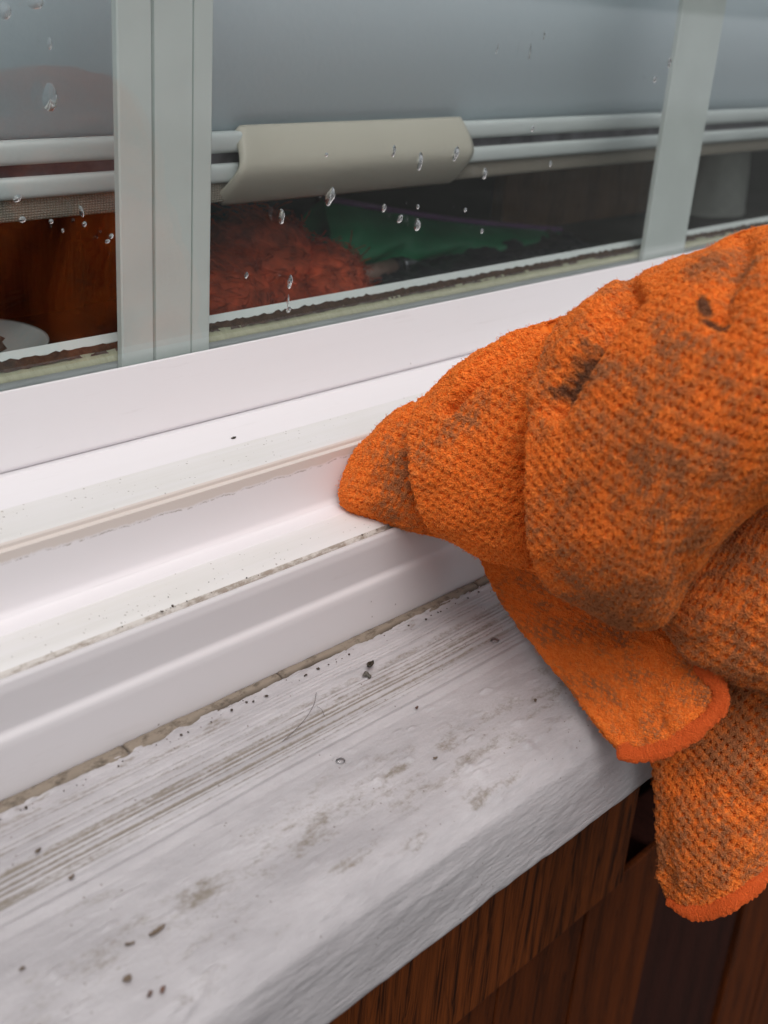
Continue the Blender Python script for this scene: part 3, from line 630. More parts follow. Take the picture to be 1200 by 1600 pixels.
drops = [(78, 152, 28, 56, 'largest water drop, egg-shaped, on the left pane over grey fabric', 0, .3, 0), (8, 17, 22, 34, 'round water drop in the top left corner of the left pane', 0, .2, 0), (55, 3, 30, 28, 'wide water drop cut by the top edge on the left pane', 0, .2, 0),
 (77, 68, 10, 24, 'thin faint water drop above the largest drop on the left pane', 0, .4, 0),
 (516, 307, 15, 38, 'dark leaf-shaped water drop straddling the lower edge of the beige clip', .35, .45, .8), (440, 338, 11, 30, 'thin curved water drop below the left end of the beige clip', -.2, .5, 1.2),
 (656, 252, 11, 36, 'long water drop in the middle of the right half of the beige clip', 0, .4, .3), (615, 236, 8, 24, 'narrow water drop on the beige clip left of the longest one', .1, .4, .5), (712, 240, 11, 30, 'water drop near the right end of the beige clip', .25, .4, .9),
 (652, 351, 12, 24, 'bright teardrop-shaped water drop over the green bag', 0, .5, 0), (757, 271, 10, 22, 'dark water drop just right of the beige clip', -.1, .5, .4), (600, 325, 8, 16, 'small water drop over the purple edge of the green bag, left of the pair', .1, .4, .5),
 (625, 342, 11, 14, 'squat water drop touching the green bag left of the bright teardrop', -.5, .3, .6), (653, 323, 6, 9, 'tiny water drop directly above the bright teardrop', 0, .3, 0), (727, 328, 6, 8, 'tiny water drop right of the bright teardrop over dark background', 0, .3, 0), (753, 361, 6, 9, 'tiny water drop over the right part of the green bag', 0, .3, 0),
 (832, 201, 7, 12, 'small water drop on the upper white rod right of the clip', .3, .4, .2), (860, 256, 5, 12, 'small narrow water drop on the woven tape right of the clip', .1, .4, .2), (828, 80, 4, 32, 'thin upright water streak on the grey fabric right of centre', .05, .6, .3), (777, 76, 3, 22, 'thin slanting water streak on grey fabric above the clip end', .3, .6, .3), (850, 55, 3, 18, 'faint short water streak near the top of the middle pane', .1, .6, .3),
 (1046, 98, 7, 20, 'dark water drop beside the slim white bar', .1, .3, .4), (1023, 124, 7, 12, 'small dark water drop lower left of the one beside the slim bar', .3, .3, .4),
 (27, 310, 16, 14, 'broad water drop at the lower white rod on the left pane', -.3, .3, .5), (127, 330, 8, 24, 'upper dark elongated water drop on the woven tape of the left pane', -.35, .5, .5), (132, 350, 8, 10, 'small round drop hanging under the elongated one on the left pane', 0, .2, 0), (35, 343, 13, 12, 'round water drop low on the woven tape near the left edge', 0, .2, 0), (80, 346, 8, 9, 'tiny round water drop on the tape edge of the left pane', 0, .2, 0), (98, 360, 5, 8, 'tiny water drop below the woven tape on the left pane', 0, .3, 0),
 (174, 369, 8, 10, 'upper of two tiny water drops beside the wide white bar', 0, .2, .6), (168, 377, 9, 8, 'lower of two tiny water drops beside the wide white bar', 0, .2, .4),
 (453, 440, 9, 28, 'faint long water drop over the rust-red bundle', .05, .5, .9), (385, 430, 7, 13, 'small water drop over the left part of the rust-red bundle', .1, .4, .5), (450, 470, 4, 26, 'thin water trickle ending at the white glazing bead', 0, .5, 1.2), (451, 484, 8, 12, 'small water drop at the foot of the trickle on the glazing bead', 0, .2, .8), (510, 242, 7, 8, 'tiny water drop on the left half of the beige clip', 0, .2, 0)]
for px, py, w_, h_2, lb, ti, ta, sp in drops: drop(px, py, w_, h_2, lb, ti, ta, sp)

# ---------------------------------------------------------------- small debris
BUG = mat_simple('dark_husk', (.035, .028, .018), .45, .4, 300)
def zsill(y): return Z0 + float(np.interp(-y, -path[:7, 0], path[:7, 1]))
def on_board(px, py):                                   # where a sight line meets the sloping board top
    z = -.274
    for _ in range(12): p = atz(px, py, z); z = zsill(p[1]) - Z0
    return p
def flake(px, py, w_, h_2, label, rot, mat=BUG, th=.0006, curl=.3, lift=.0009, cat='debris fleck', name='debris_fleck', group='dark flecks on the sill board', Y=None):
    w_ *= .74; h_2 *= .68; c = on_board(px, py) if Y is None else at(px, py, Y); n1, n2 = 12, 8; V = []
    for i in range(n1):
        u = i / (n1 - 1) * 2 - 1; wd_ = math.sqrt(max(0.02, 1 - u * u))
        for j in range(n2):
            v = (j / (n2 - 1) * 2 - 1) * wd_; x = u * w_ / 2; y = v * h_2 / 2
            z = curl * (h_2 * v * v + w_ * .4 * u * u) * .5 + RNG.uniform(-1, 1) * th * .25
            V.append((c[0] + x * math.cos(rot) - y * math.sin(rot), c[1] + x * math.sin(rot) + y * math.cos(rot), c[2] + z + lift))
    o = mesh_obj(name, V, grid_faces(n1, n2), mat); s_ = o.modifiers.new('thickness', 'SOLIDIFY'); s_.thickness = th; tag(recenter(o), label, cat, group); return o
hk = flake(578, 1047, .0072, .0042, 'dark curled insect husk lying on the grooved sill board', .35, BUG, .0007, 1.3, .0016, 'insect husk', 'insect_husk', None)
blobs('husk_body', [(c_[0], c_[1], c_[2]) for c_ in [on_board(573, 1057) + np.array([0, 0, .0012]), on_board(577, 1060) + np.array([0, 0, .001]), on_board(569, 1058) + np.array([0, 0, .001])]], [.0016, .0012, .0011], mat_simple('grey_husk', (.10, .09, .075), .6, .5, 600), .8, 8, hk)
GREYB = mat_simple('brown_crumb', (.17, .125, .09), .9, .4, 500)
RED_ = mat_simple('red_crumb', (.15, .075, .05), .8, .4, 500)
for a in [(651, 1109, .0022, .0016, 'tiny reddish-brown crumb on the middle of the sill board', .3, RED_), (245, 1459, .0088, .0022, 'elongated grey-brown crumb near the lower left of the sill board', .05, GREYB), (203, 1479, .0040, .0012, 'small thin dark fleck just left of the elongated crumb', -.45, GREYB),
          (199, 1534, .0036, .0036, 'round brown crumb at the lower left of the sill board', 0, GREYB), (234, 1558, .0030, .0016, 'left of two tiny reddish crumbs near the bottom edge', .4, RED_), (254, 1551, .0034, .0020, 'right of two tiny reddish crumbs near the bottom edge', .6, RED_),
          (680, 1188, .0024, .0012, 'tiny dark speck in the smear below the middle of the board', -.3, GREYB), (34, 1518, .0018, .0016, 'tiny dark speck at the far lower left of the board', 0, GREYB), (60, 1333, .0032, .0014, 'brown fleck in the grooves at the left of the board', .4, GREYB),
          (112, 1375, .0030, .0016, 'brown fleck beside the long ridge at the left of the board', .4, GREYB), (836, 1098, .0020, .0014, 'tiny dark speck near the orange cloth on the board', .8, GREYB)]:
    flake(*a)
flake(365, 687, .0034, .0022, 'single black fleck on the upper white ledge of the window frame', .2, BUG, .0005, .5, .0005, 'debris fleck', 'debris_fleck', None, .388)
# hair
hp = [on_board(494, 1086), on_board(490, 1108), on_board(477, 1130), on_board(460, 1146), on_board(441, 1160)]
hp = catmull([p + np.array([0, 0, .0012 + .0012 * math.sin(i)]) for i, p in enumerate(hp)], 24)
hm = MB(); hm.tube(hp, .00012, 5); h2 = catmull([on_board(495, 1107) + np.array([0, 0, .001]), on_board(502, 1115) + np.array([0, 0, .002]), on_board(507, 1123) + np.array([0, 0, .001])], 8); hm.tube(h2, .00009, 5)
tag(recenter(hm.build('hair_strand', mat_simple('dark_hair', (.05, .03, .02), .5), None, True)), 'thin curved dark hair lying across the grooves of the sill board', 'hair')
# grit (uncountable)
rg = np.random.default_rng(9); C = []; Rr = []
for k in range(130):
    x = rg.uniform(-.15, .42); 
    if vnoise(np.array([x * 30]), np.array([0.]), 3)[0] < -.15 and rg.random() < .8: continue
    C.append((x, .3298 + rg.normal() * .0005, Z0 - .2285 + .0004)); Rr.append(abs(rg.normal()) * .00020 + .00010)
for k in range(60): C.append((rg.uniform(-.15, .40), rg.uniform(.334, .349), Z0 - .2266)); Rr.append(rg.uniform(.00010, .00022))
for k in range(110):
    x = rg.uniform(-.1, .46); C.append((x, .3092 + rg.normal() * .0012, Z0 - .2712)); Rr.append(abs(rg.normal()) * .0003 + .00015)
gt = blobs('grit', C, Rr, mat_simple('dark_grit', (.06, .042, .03), .9, .5, 900), .7, 4); tag(gt, 'fine dark grit caught in the frame groove and along the caulk line', 'grit', None, 'stuff')
# clear beads of water / paint on the board
BEADM = NM('clear_bead'); tb_ = BEADM.n('BsdfTransparent'); tb_.inputs[0].default_value = (.93, .93, .93, 1); gb_ = BEADM.n('BsdfGlossy'); gb_.inputs['Roughness'].default_value = .06
lw_ = BEADM.n('LayerWeight'); lw_.inputs[0].default_value = .35; mb_ = BEADM.n('MixShader'); BEADM.l(lw_.outputs['Fresnel'], mb_.inputs[0]); BEADM.l(tb_.outputs[0], mb_.inputs[1]); BEADM.l(gb_.outputs[0], mb_.inputs[2]); BEADM.l(mb_.outputs[0], BEADM.out.inputs[0])
def bead(px, py, r_, label):
    import bmesh
    c = on_board(px, py); bm = bmesh.new(); bmesh.ops.create_uvsphere(bm, u_segments=24, v_segments=14, radius=r_)
    for q in bm.verts: q.co.z *= .5; q.co.x *= 1.15
    V = [(c[0] + q.co.x, c[1] + q.co.y, c[2] + q.co.z + .0004) for q in bm.verts]; bm.verts.index_update(); f = [tuple(q.index for q in fc.verts) for fc in bm.faces]; bm.free()
    tag(recenter(mesh_obj('water_bead', V, f, BEADM.m)), label, 'water drop', 'water beads on the sill board')
bead(773, 1002, .0019, 'clear water bead on the grooves near the orange cloth'); bead(532, 1190, .0017, 'clear water bead on the sill board left of the long dirt smear')

# ---------------------------------------------------------------- the orange cloth
CL = mat_cloth(); HEM = mat_cloth(True)
cloth = empty('cleaning_cloth', tuple(Wd(900, 900, .52)), 'soiled orange microfibre cloth bunched up and pressed against the white window frame', 'cloth')
PV, PF, PUV, PST, PBK, PWF = [], [], [], [], [], []; pn = 0; PWV, PN, PT, PA = [], [], [], []; WAF = .0041
STEP = .00046
def proj(P):
    q = (P - CAM) @ RW; return 600 + F * q[..., 0] / q[..., 2], 800 + F * q[..., 1] / q[..., 2]
def smin_dist_poly(px, py, poly):
    d = np.full(px.shape, 1e9)
    for (x0, y0), (x1, y1) in zip(poly[:-1], poly[1:]):
        vx, vy = x1 - x0, y1 - y0; t = np.clip(((px - x0) * vx + (py - y0) * vy) / (vx * vx + vy * vy), 0, 1); d = np.minimum(d, np.hypot(px - x0 - t * vx, py - y0 - t * vy))
    return d
CREASES = []     # (polyline, half width px, depth m)
STAINS = [((908, 580), (22, 58), 1.15, .51), ((884, 612), (24, 20), 1.0, 0), ((1098, 478), (10, 22), 1.1, -.2), ((1114, 503), (26, 9), 1.05, .2), ((1165, 425), (26, 40), .45, .4), ((940, 545), (16, 30), .5, .5)]
def add_patch(V, wrap, uvs, soil_shade, waf=1.0, stains=False, creases=()):
    """V (nu,nv,3) surface of the cloth, already dense."""
    global pn
    nu, nv = V.shape[:2]
    dU = np.gradient(V, axis=0); dV = (np.roll(V, -1, 1) - np.roll(V, 1, 1)) if wrap else np.gradient(V, axis=1)
    N = np.cross(dU, dV); N /= np.linalg.norm(N, axis=-1, keepdims=True) + 1e-12
    px, py = proj(V); facing = ((CAM - V) * N).sum(-1)
    sgn = 1
    vis = facing * sgn > 0
    for poly, hw, dep in creases:
        dd = smin_dist_poly(px, py, poly); V = V - N * (dep * np.exp(-(dd / hw) ** 2) * vis)[..., None]
    bk = np.zeros(px.shape)
    if stains:
        for (sx_, sy_), (rx, ry), am, rot in STAINS:
            dx, dy = px - sx_, py - sy_; c_, s_ = math.cos(rot), math.sin(rot); q = ((dx * c_ + dy * s_) / rx / 1.2) ** 2 + ((-dx * s_ + dy * c_) / ry) ** 2; bk = np.maximum(bk, am * np.exp(-q) * vis)
    so = soil_shade(px, py) if callable(soil_shade) else np.full(px.shape, soil_shade)
    wf = waf(px, py) if callable(waf) else np.full(px.shape, waf)
    wf = wf * sst(1500, 1380, px)
    u_, v_ = uvs[..., 0] + .0008 * vnoise(uvs[..., 0] * 150, uvs[..., 1] * 150, 7), uvs[..., 1] + .0008 * vnoise(uvs[..., 0] * 150, uvs[..., 1] * 150, 8)
    kw = 2 * math.pi / WAF; wv = .5 * (np.cos((u_ + v_) * kw * .707) + np.cos((u_ - v_) * kw * .707)); pk = sst(-.85, .0, wv); so01 = pk; wv = pk * 1.3 - .75 + .1 * wv
    V = V + N * (wv * wf * (.00110 + .0006 * vnoise(uvs[..., 0] * 70, uvs[..., 1] * 70, 19)) + fbm(uvs[..., 0] * 90, uvs[..., 1] * 90, 12, 3) * .0010)[..., None]
    N2 = np.cross(np.gradient(V, axis=0), np.gradient(V, axis=1)); N2 /= np.linalg.norm(N2, axis=-1, keepdims=True) + 1e-12
    PWV.append(so01.ravel()); PN.append(N2.reshape(-1, 3))
    T1 = np.gradient(V, axis=0); PT.append((T1 / (np.linalg.norm(T1, axis=-1, keepdims=True) + 1e-12)).reshape(-1, 3))
    ar = np.linalg.norm(np.cross(np.gradient(V, axis=0), np.gradient(V, axis=1)), axis=-1); fc_ = ((CAM - V) * N2).sum(-1) / np.linalg.norm(CAM - V, axis=-1)
    px, py = proj(V); ar = ar * (1 - wf * .5 * (1 - so01)) * (fc_ > -.35) * (px < 1560) * (px > 400) * (py < 1600) * (ar < 4e-6); PA.append(ar.ravel())
    PV.append(V.reshape(-1, 3)); PF.append(grid_faces(nu, nv, wrap) + pn); pn += nu * nv
    PUV.append(uvs.reshape(-1, 3)); PST.append(so.ravel()); PBK.append(bk.ravel()); PWF.append(wf.ravel())
uvoff = [0]
def loft(secs, soil_shade, lip=None, waf=1.0, stains=False, creases=(), wrinkle=.0, capstart=True, back=.75, seed=1):
    """secs: (top, bottom, depth top, depth bottom, thickness, bulge px (x, y)); ring = ellipse through top and bottom, bulging toward the eye"""
    Cs, As, Bs = [], [], []
    for (t, b, dt, db, th, bu) in secs:
        Pt, Pb = Wd(*t, dt), Wd(*b, db); C_ = (Pt + Pb) / 2; cpx = ((t[0] + b[0]) / 2 + bu[0], (t[1] + b[1]) / 2 + bu[1]); Bv = Wd(*cpx, (dt + db) / 2 - th) - C_
        Cs.append(C_); As.append((Pt - Pb) / 2); Bs.append(Bv)
    Lr = sum(np.linalg.norm(Cs[i + 1] - Cs[i]) for i in range(len(Cs) - 1)); nu = int(Lr / STEP) + 8
    C_ = catmull(Cs, nu); A_ = catmull(As, nu); B_ = catmull(Bs, nu)
    if lip:                                            # roll the leading edge inward
        ax = C_[6] - C_[0]; ax /= np.linalg.norm(ax); r0 = np.linalg.norm(A_[0]); k = int(lip * 3.0 / STEP)
        pre = []
        for i in range(k):
            ph = math.pi * 1.15 * (1 - i / k)            # 0 = outermost
            fac = 1 - lip * (1 - math.cos(ph)) / r0; shift = -ax * lip * math.sin(ph) if ph < math.pi else ax * lip * (ph - math.pi) * 4
            pre.append((C_[0] + shift, A_[0] * fac, B_[0] * fac))
        C_ = np.concatenate([[p[0] for p in pre], C_]); A_ = np.concatenate([[p[1] for p in pre], A_]); B_ = np.concatenate([[p[2] for p in pre], B_])
    nu = len(C_); per = max(2.6 * (np.linalg.norm(A_, axis=1).max() + np.linalg.norm(B_, axis=1).max()), .02); nv = int(per / STEP / 1.0)
    th = np.linspace(0, 2 * math.pi, nv, endpoint=False); cs, sn = np.cos(th), np.sin(th); sf = np.where(sn > 0, np.abs(sn) ** .85, -back * np.abs(sn))
    V = C_[:, None] + cs[None, :, None] * A_[:, None] + sf[None, :, None] * B_[:, None]
    arc = np.r_[0, np.cumsum(np.linalg.norm(np.diff(C_ + B_, axis=0), axis=1))]
    if wrinkle:
        uu = arc[:, None] * 60 + th[None] * 1.6; wn = (vnoise(uu, th[None] * 3.0 + arc[:, None] * 12, seed) * .6 + vnoise(uu * 2.1, th[None] * 7.0, seed + 5) * .3) * wrinkle
        out = cs[None, :, None] * A_[:, None] + sf[None, :, None] * B_[:, None]; out /= np.linalg.norm(out, axis=-1, keepdims=True) + 1e-9; V = V + out * wn[..., None]
    rad = np.maximum((np.linalg.norm(A_, axis=1) + np.linalg.norm(B_, axis=1)) / 2, .004)
    rr = float(np.median(rad[int(nu * .3):]))
    U = np.zeros((nu, nv, 3)); U[..., 0] = arc[:, None]; U[..., 1] = rad[:, None] * .5 * th[None] + rr * .5 * th[None]; U[..., 2] = uvoff[0]; uvoff[0] += .1
    # closed end caps
    def close(ring, c): return c + (ring - c) * .02
    V = np.concatenate([close(V[:1], V[0].mean(0)), V, close(V[-1:], V[-1].mean(0))]); U = np.concatenate([U[:1], U, U[-1:]])
    add_patch(V[:, ::-1], True, U[:, ::-1], soil_shade, waf, stains, creases)
def sheetp(rows, soil_shade, th=.0032, waf=1.0, creases=(), wr=.0006, seed=3):
    """rows: list of rows of (px, py, depth); a thick sheet with rounded rim"""
    G = np.array([[Wd(*p) for p in r] for r in rows]); k = G.shape[0]
    Lu = np.linalg.norm(np.diff(G, axis=0), axis=-1).sum(0).max(); Lv = np.linalg.norm(np.diff(G, axis=1), axis=-1).sum(1).max(); nu, nv = int(Lu / STEP), int(Lv / STEP)
    t1 = np.stack([catmull(G[:, j], nu) for j in range(G.shape[1])], 1); S = np.stack([catmull(t1[i], nv) for i in range(nu)], 0)
    N = np.cross(np.gradient(S, axis=0), np.gradient(S, axis=1)); N /= np.linalg.norm(N, axis=-1, keepdims=True) + 1e-12
    if ((CAM - S[nu // 2, nv // 2]) @ N[nu // 2, nv // 2]) < 0: N = -N; flip = True
    else: flip = False
    a, b = np.meshgrid(np.linspace(0, Lu, nu), np.linspace(0, Lv, nv), indexing='ij')
    S = S + N * (vnoise(a * 55, b * 55, seed) * wr * 1.6 + vnoise(a * 120, b * 120, seed + 1) * wr)[..., None]
    ed = np.minimum(np.minimum(a, Lu - a), np.minimum(b, Lv - b)); h = th / 2 * np.sqrt(np.clip(1 - (1 - np.clip(ed / (th * .55), 0, 1)) ** 2, 0, 1))
    U = np.stack([a, b, np.full_like(a, uvoff[0])], -1); uvoff[0] += .1
    f_, bk_ = S + N * h[..., None], S - N * h[..., None]
    if flip: add_patch(f_[:, ::-1], False, U[:, ::-1], soil_shade, waf, False, creases); add_patch(bk_, False, U + .03, soil_shade, waf)
    else: add_patch(f_, False, U, soil_shade, waf, False, creases); add_patch(bk_[:, ::-1], False, U[:, ::-1] + .03, soil_shade, waf)
    return f_, bk_
# 1 finger-tip cone in the corner of the frame
s1 = lambda x, y: .22 + .45 * np.exp(-(((x - 625) / 45) ** 2 + ((y - 745) / 75) ** 2)) 
loft([((533, 764), (535, 789), .560, .559, .004, (-2, 0)), ((541, 735), (552, 799), .560, .560, .011, (-2, 2)), ((560, 700), (590, 812), .560, .562, .018, (-4, 4)), ((590, 668), (635, 823), .557, .561, .025, (-6, 6)), ((630, 640), (690, 836), .551, .556, .028, (-8, 6)), ((690, 612), (760, 850), .540, .548, .030, (-8, 6))],
     s1, None, .6, wrinkle=.0010, seed=3, creases=[([(700, 600), (662, 650), (650, 720), (664, 790), (690, 830)], 16, .0080)])
# 2 second turn of cloth
s2f = lambda x, y: .20 + .24 * np.exp(-(((y - 640 - (x - 760) * -.6) / 34) ** 2)) - .10 * np.exp(-((x - 800) / 45) ** 2)
loft([((684, 612), (706, 838), .538, .540, .030, (-46, 4)), ((712, 580), (765, 868), .534, .536, .036, (-40, 2)), ((775, 543), (835, 888), .526, .530, .042, (-34, 0)), ((850, 508), (905, 905), .512, .520, .046, (-26, 0)), ((930, 492), (990, 925), .498, .505, .05, (-20, 0))],
     s2f, .0030, .75, wrinkle=.0016, seed=9, creases=[([(862, 505), (806, 545), (745, 590), (700, 640)], 9, .0080), ([(838, 500), (780, 538), (720, 590)], 12, -.0016), ([(935, 500), (880, 570), (842, 650), (824, 740), (832, 820), (852, 880), (900, 935)], 24, .0110), ([(760, 560), (720, 600), (690, 640)], 9, -.001)])
# 3 big turn over the knuckles and back of the hand
s3 = lambda x, y: np.clip(.33 + .30 * np.exp(-(((x - 1040) / 110) ** 2 + ((y - 760) / 110) ** 2)) + .42 * np.exp(-(((x - 960) / 95) ** 2 + ((y - 935) / 60) ** 2)) + .30 * np.exp(-(((x - 1170) / 40) ** 2 + ((y - 420) / 60) ** 2)) + .22 * np.exp(-(((x - 900) / 55) ** 2 + ((y - 600) / 55) ** 2)) + .16 * vnoise(x / 42, y / 42, 5), 0, 1)
loft([((925, 480), (905, 925), .500, .500, .052, (-84, 20)), ((955, 464), (985, 968), .490, .488, .062, (-70, 16)), ((1005, 440), (1040, 968), .480, .474, .070, (-44, 10)), ((1070, 412), (1085, 890), .470, .462, .076, (-20, 0)), ((1140, 384), (1150, 815), .462, .452, .078, (0, 0)), ((1215, 364), (1215, 765), .455, .445, .078, (0, 0)), ((1320, 345), (1330, 720), .45, .44, .07, (0, 0)), ((1450, 345), (1450, 690), .45, .44, .05, (0, 0)), ((1520, 420), (1520, 600), .455, .45, .02, (0, 0))],
     s3, .0030, 1.0, True, wrinkle=.0018, seed=21, creases=[([(990, 462), (955, 500), (925, 545), (895, 590), (868, 640)], 15, .0090), ([(968, 455), (925, 500), (880, 560), (845, 620)], 20, -.0030), ([(1165, 385), (1140, 440), (1120, 500)], 18, .0050)])
# 4 loose gather under the wrist
s5 = lambda x, y: .54 + 0 * x
loft([((1070, 880), (1048, 985), .474, .482, .010, (-12, 0)), ((1105, 850), (1085, 1036), .474, .486, .020, (-14, 0)), ((1150, 800), (1140, 1062), .472, .486, .026, (-8, 0)), ((1210, 740), (1205, 1074), .470, .484, .030, (0, 0)), ((1300, 700), (1300, 1080), .468, .482, .03, (0, 0)), ((1420, 720), (1410, 1030), .468, .48, .02, (0, 0)), ((1480, 800), (1470, 930), .468, .475, .01, (0, 0))],
     s5, .0030, .9, wrinkle=.0016, seed=33)
# 5 flap lying over the nose, the board top and the arris
s6 = lambda x, y: .36 + .16 * vnoise(x / 45, y / 45, 8)  # some grime, raised to paint in the shade below the big turn
r6 = [[(742, 842, .573), (860, 850, .545), (980, 870, .52), (1060, 890, .505)],
      [(763, 895, .580), (880, 915, .545), (990, 920, .518), (1085, 930, .500)],
      [(793, 952, .570), (900, 965, .535), (1000, 965, .510), (1095, 975, .492)],
      [(848, 1022, .535), (935, 1020, .515), (1020, 1010, .500), (1100, 1005, .487)],
      [(905, 1095, .510), (975, 1080, .503), (1045, 1060, .492), (1112, 1042, .483)],
      [(945, 1148, .498), (1005, 1140, .492), (1065, 1110, .485), (1122, 1068, .482)],
      [(972, 1176, .492), (1022, 1172, .486), (1076, 1142, .482), (1124, 1096, .484)]]
f6, b6 = sheetp(r6, s6, .0040, .15, wr=.0007, seed=41)
# 6 flap hanging in front of the dark wall
s7 = lambda x, y: .42 + .28 * sst(1220, 1100, y) + .1 * vnoise(x / 40, y / 40, 18)  # grime plus painted shadow, strongest at the top under the other folds
r7 = [[(1015, 1050, .512), (1090, 1020, .505), (1170, 1000, .503), (1260, 1000, .505), (1340, 1010, .51)],
      [(1020, 1120, .520), (1090, 1110, .512), (1170, 1090, .508), (1260, 1085, .51), (1350, 1080, .515)],
      [(1026, 1200, .527), (1085, 1195, .518), (1160, 1180, .511), (1250, 1165, .512), (1345, 1150, .52)],
      [(1029, 1290, .537), (1080, 1290, .524), (1150, 1275, .517), (1235, 1250, .518), (1335, 1215, .53)],
      [(1038, 1365, .546), (1085, 1375, .532), (1145, 1360, .524), (1215, 1320, .526), (1310, 1265, .54)],
      [(1049, 1412, .553), (1095, 1426, .538), (1145, 1411, .530), (1200, 1362, .532), (1290, 1290, .545)]]
f7, b7 = sheetp(r7, s7, .0036, 1.5, wr=.0009, seed=55)
allV = np.concatenate(PV); allF = np.concatenate(PF)
body = mesh_obj('cloth_body', allV, allF, CL, cloth); attr2(body, 'cloth_uv', np.concatenate(PUV)); attr(body, 'stain', np.concatenate(PST)); attr(body, 'black', np.concatenate(PBK)); attr(body, 'waf', np.concatenate(PWV))
# the pile: short bent terry loops standing on the cloth
def pile(name, density, rad, length, seed, parent, P, Nn, Tt, area, U, st, bk, wf, mat, lift=1.0):
    rg = np.random.default_rng(seed); k = int(area.sum() * density); pr = area / area.sum(); idx = rg.choice(len(P), k, p=pr)
    n_ = Nn[idx]; t_ = Tt[idx]; b_ = np.cross(n_, t_); jit = rg.uniform(-.5, .5, (k, 2)) * STEP; root = P[idx] + t_ * jit[:, :1] + b_ * jit[:, 1:]
    a = rg.uniform(0, 2 * math.pi, k)[:, None]; d1 = t_ * np.cos(a) + b_ * np.sin(a); d2 = -t_ * np.sin(a) + b_ * np.cos(a)
    L_ = length * rg.uniform(.6, 1.35, k)[:, None]; hg = lift * rg.uniform(.45, 1.15, k)[:, None]; cv = rg.uniform(-.5, .5, k)[:, None]
    q = [(-.40, -.10, 0), (-.30, .42, .25), (.02, .62, .9), (.32, .40, .2), (.42, -.08, -.4)]
    C_ = np.stack([root + d1 * L_ * x + n_ * L_ * z * hg + d2 * L_ * cv * y for x, z, y in q], 1)        # k,5,3
    T_ = np.gradient(C_, axis=1); T_ /= np.linalg.norm(T_, axis=-1, keepdims=True); s1_ = np.cross(T_, n_[:, None] + d2[:, None] * .3); s1_ /= np.linalg.norm(s1_, axis=-1, keepdims=True) + 1e-9; s2_ = np.cross(T_, s1_)
    rr = rad * rg.uniform(.75, 1.25, k)[:, None, None] * np.array([.8, 1, 1.05, 1, .8])[None, :, None]
    ns = 4; V = np.stack([C_ + rr * (math.cos(2 * math.pi * j / ns) * s1_ + math.sin(2 * math.pi * j / ns) * s2_) for j in range(ns)], 2).reshape(-1, 3)   # k,5,ns
    base = (np.arange(k) * 5 * ns)[:, None, None]; fa = grid_faces(5, ns, True)[None] + base; o = mesh_obj(name, V, fa.reshape(-1, 4), mat, parent)
    rp = lambda z: np.repeat(z[idx], 5 * ns, axis=0)
    attr2(o, 'cloth_uv', rp(U)); attr(o, 'stain', rp(st)); attr(o, 'black', rp(bk)); attr(o, 'waf', rp(wf)); return o
pl_ = pile('terry_pile', 2.6e6, .00026, .00068, 5, cloth, allV, np.concatenate(PN), np.concatenate(PT), np.concatenate(PA), np.concatenate(PUV), np.concatenate(PST), np.concatenate(PBK), np.concatenate(PWV), CL); pl_['kind'] = 'stuff'
fz_ = pile('stray_fibres', 0.16e6, .00005, .0013, 6, cloth, allV, np.concatenate(PN), np.concatenate(PT), np.concatenate(PA), np.concatenate(PUV), np.concatenate(PST), np.concatenate(PBK), np.concatenate(PWV), CL, 2.0); fz_['kind'] = 'stuff'
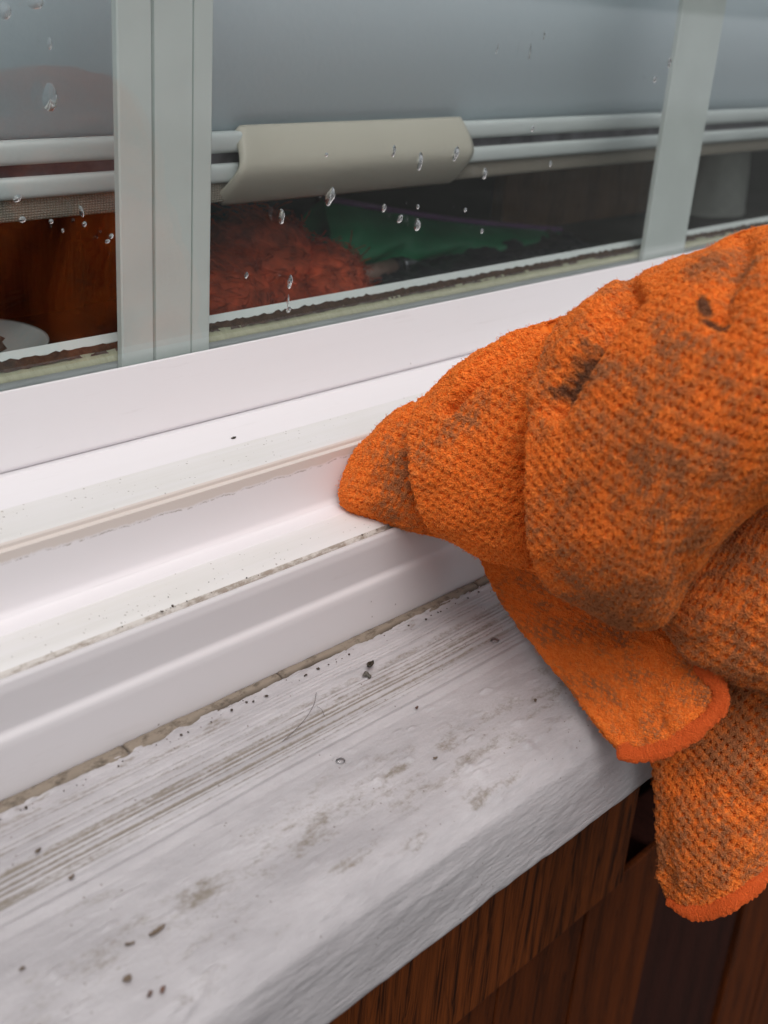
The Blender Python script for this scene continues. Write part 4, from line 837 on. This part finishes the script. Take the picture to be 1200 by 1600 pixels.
# stitched hems
def hem(pts, r_, seed):
    pts = catmull(pts, max(40, int(np.linalg.norm(np.diff(np.array(pts), axis=0), axis=1).sum() / .00022))); n = 30; m = len(pts)
    T_ = np.gradient(pts, axis=0); T_ /= np.linalg.norm(T_, axis=1)[:, None]; L_ = np.r_[0, np.cumsum(np.linalg.norm(np.diff(pts, axis=0), axis=1))]
    V = []; U = []
    for i in range(m):
        vd = pts[i] - CAM; vd /= np.linalg.norm(vd); u = np.cross(T_[i], vd); u /= np.linalg.norm(u); w__ = np.cross(u, T_[i]); rr = r_ * (1 + .010 * math.sin(L_[i] * 2 * math.pi / .0012 + 2.5 * math.sin(L_[i] * 700)) + .06 * math.sin(L_[i] * 310 + 2 * math.sin(L_[i] * 130)) + .05 * math.sin(L_[i] * 400 + seed)); 
        end = min(1, min(i, m - 1 - i) / 11) ** .5
        for j in range(n):
            a = 2 * math.pi * j / n; V.append(pts[i] + (u * math.cos(a) * (1.22 + .10 * math.sin(i * .37 + 2.1 * math.sin(i * .11))) + w__ * math.sin(a) * .75) * rr * max(end, .05)); U.append((L_[i], a * r_, .9))
    o = mesh_obj('stitched_hem', np.array(V), grid_faces(m, n, True), HEM, cloth); k = len(V); attr2(o, 'cloth_uv', U); attr(o, 'stain', [.1] * k); attr(o, 'black', [0] * k); attr(o, 'waf', [.5] * k)
    Vg = np.array(V).reshape(m, n, 3); dU, dV = np.gradient(Vg, axis=0), (np.roll(Vg, -1, 1) - np.roll(Vg, 1, 1)) / 2; cr_ = np.cross(dU, dV); ar = np.linalg.norm(cr_, axis=-1); Nn = cr_ / (ar[..., None] + 1e-12)
    ctr = Vg.mean(1, keepdims=True); Nn = Nn * np.sign(((Vg - ctr) * Nn).sum(-1, keepdims=True)); Tt = dV / (np.linalg.norm(dV, axis=-1, keepdims=True) + 1e-12); one = np.ones(m * n)
    st_ = pile('hem_stitches', 6.5e6, .00015, .00062, 50 + seed, cloth, Vg.reshape(-1, 3), Nn.reshape(-1, 3), Tt.reshape(-1, 3), ar.ravel(), np.array(U), one * .25, one * 0, one * .5, HEM, .8); st_['kind'] = 'stuff'
hem([Wd(966, 1168, .4905), Wd(990, 1180, .487), Wd(1025, 1174, .484), Wd(1062, 1157, .481), Wd(1098, 1132, .4795), Wd(1124, 1104, .4795), Wd(1124, 1076, .479), Wd(1108, 1052, .480), Wd(1088, 1036, .483)], .0026, 1)
hem([Wd(1046, 1400, .549), Wd(1070, 1420, .540), Wd(1100, 1425, .533), Wd(1145, 1409, .5250), Wd(1178, 1384, .525), Wd(1204, 1352, .527), Wd(1250, 1316, .532), Wd(1296, 1280, .541)], .0028, 2)
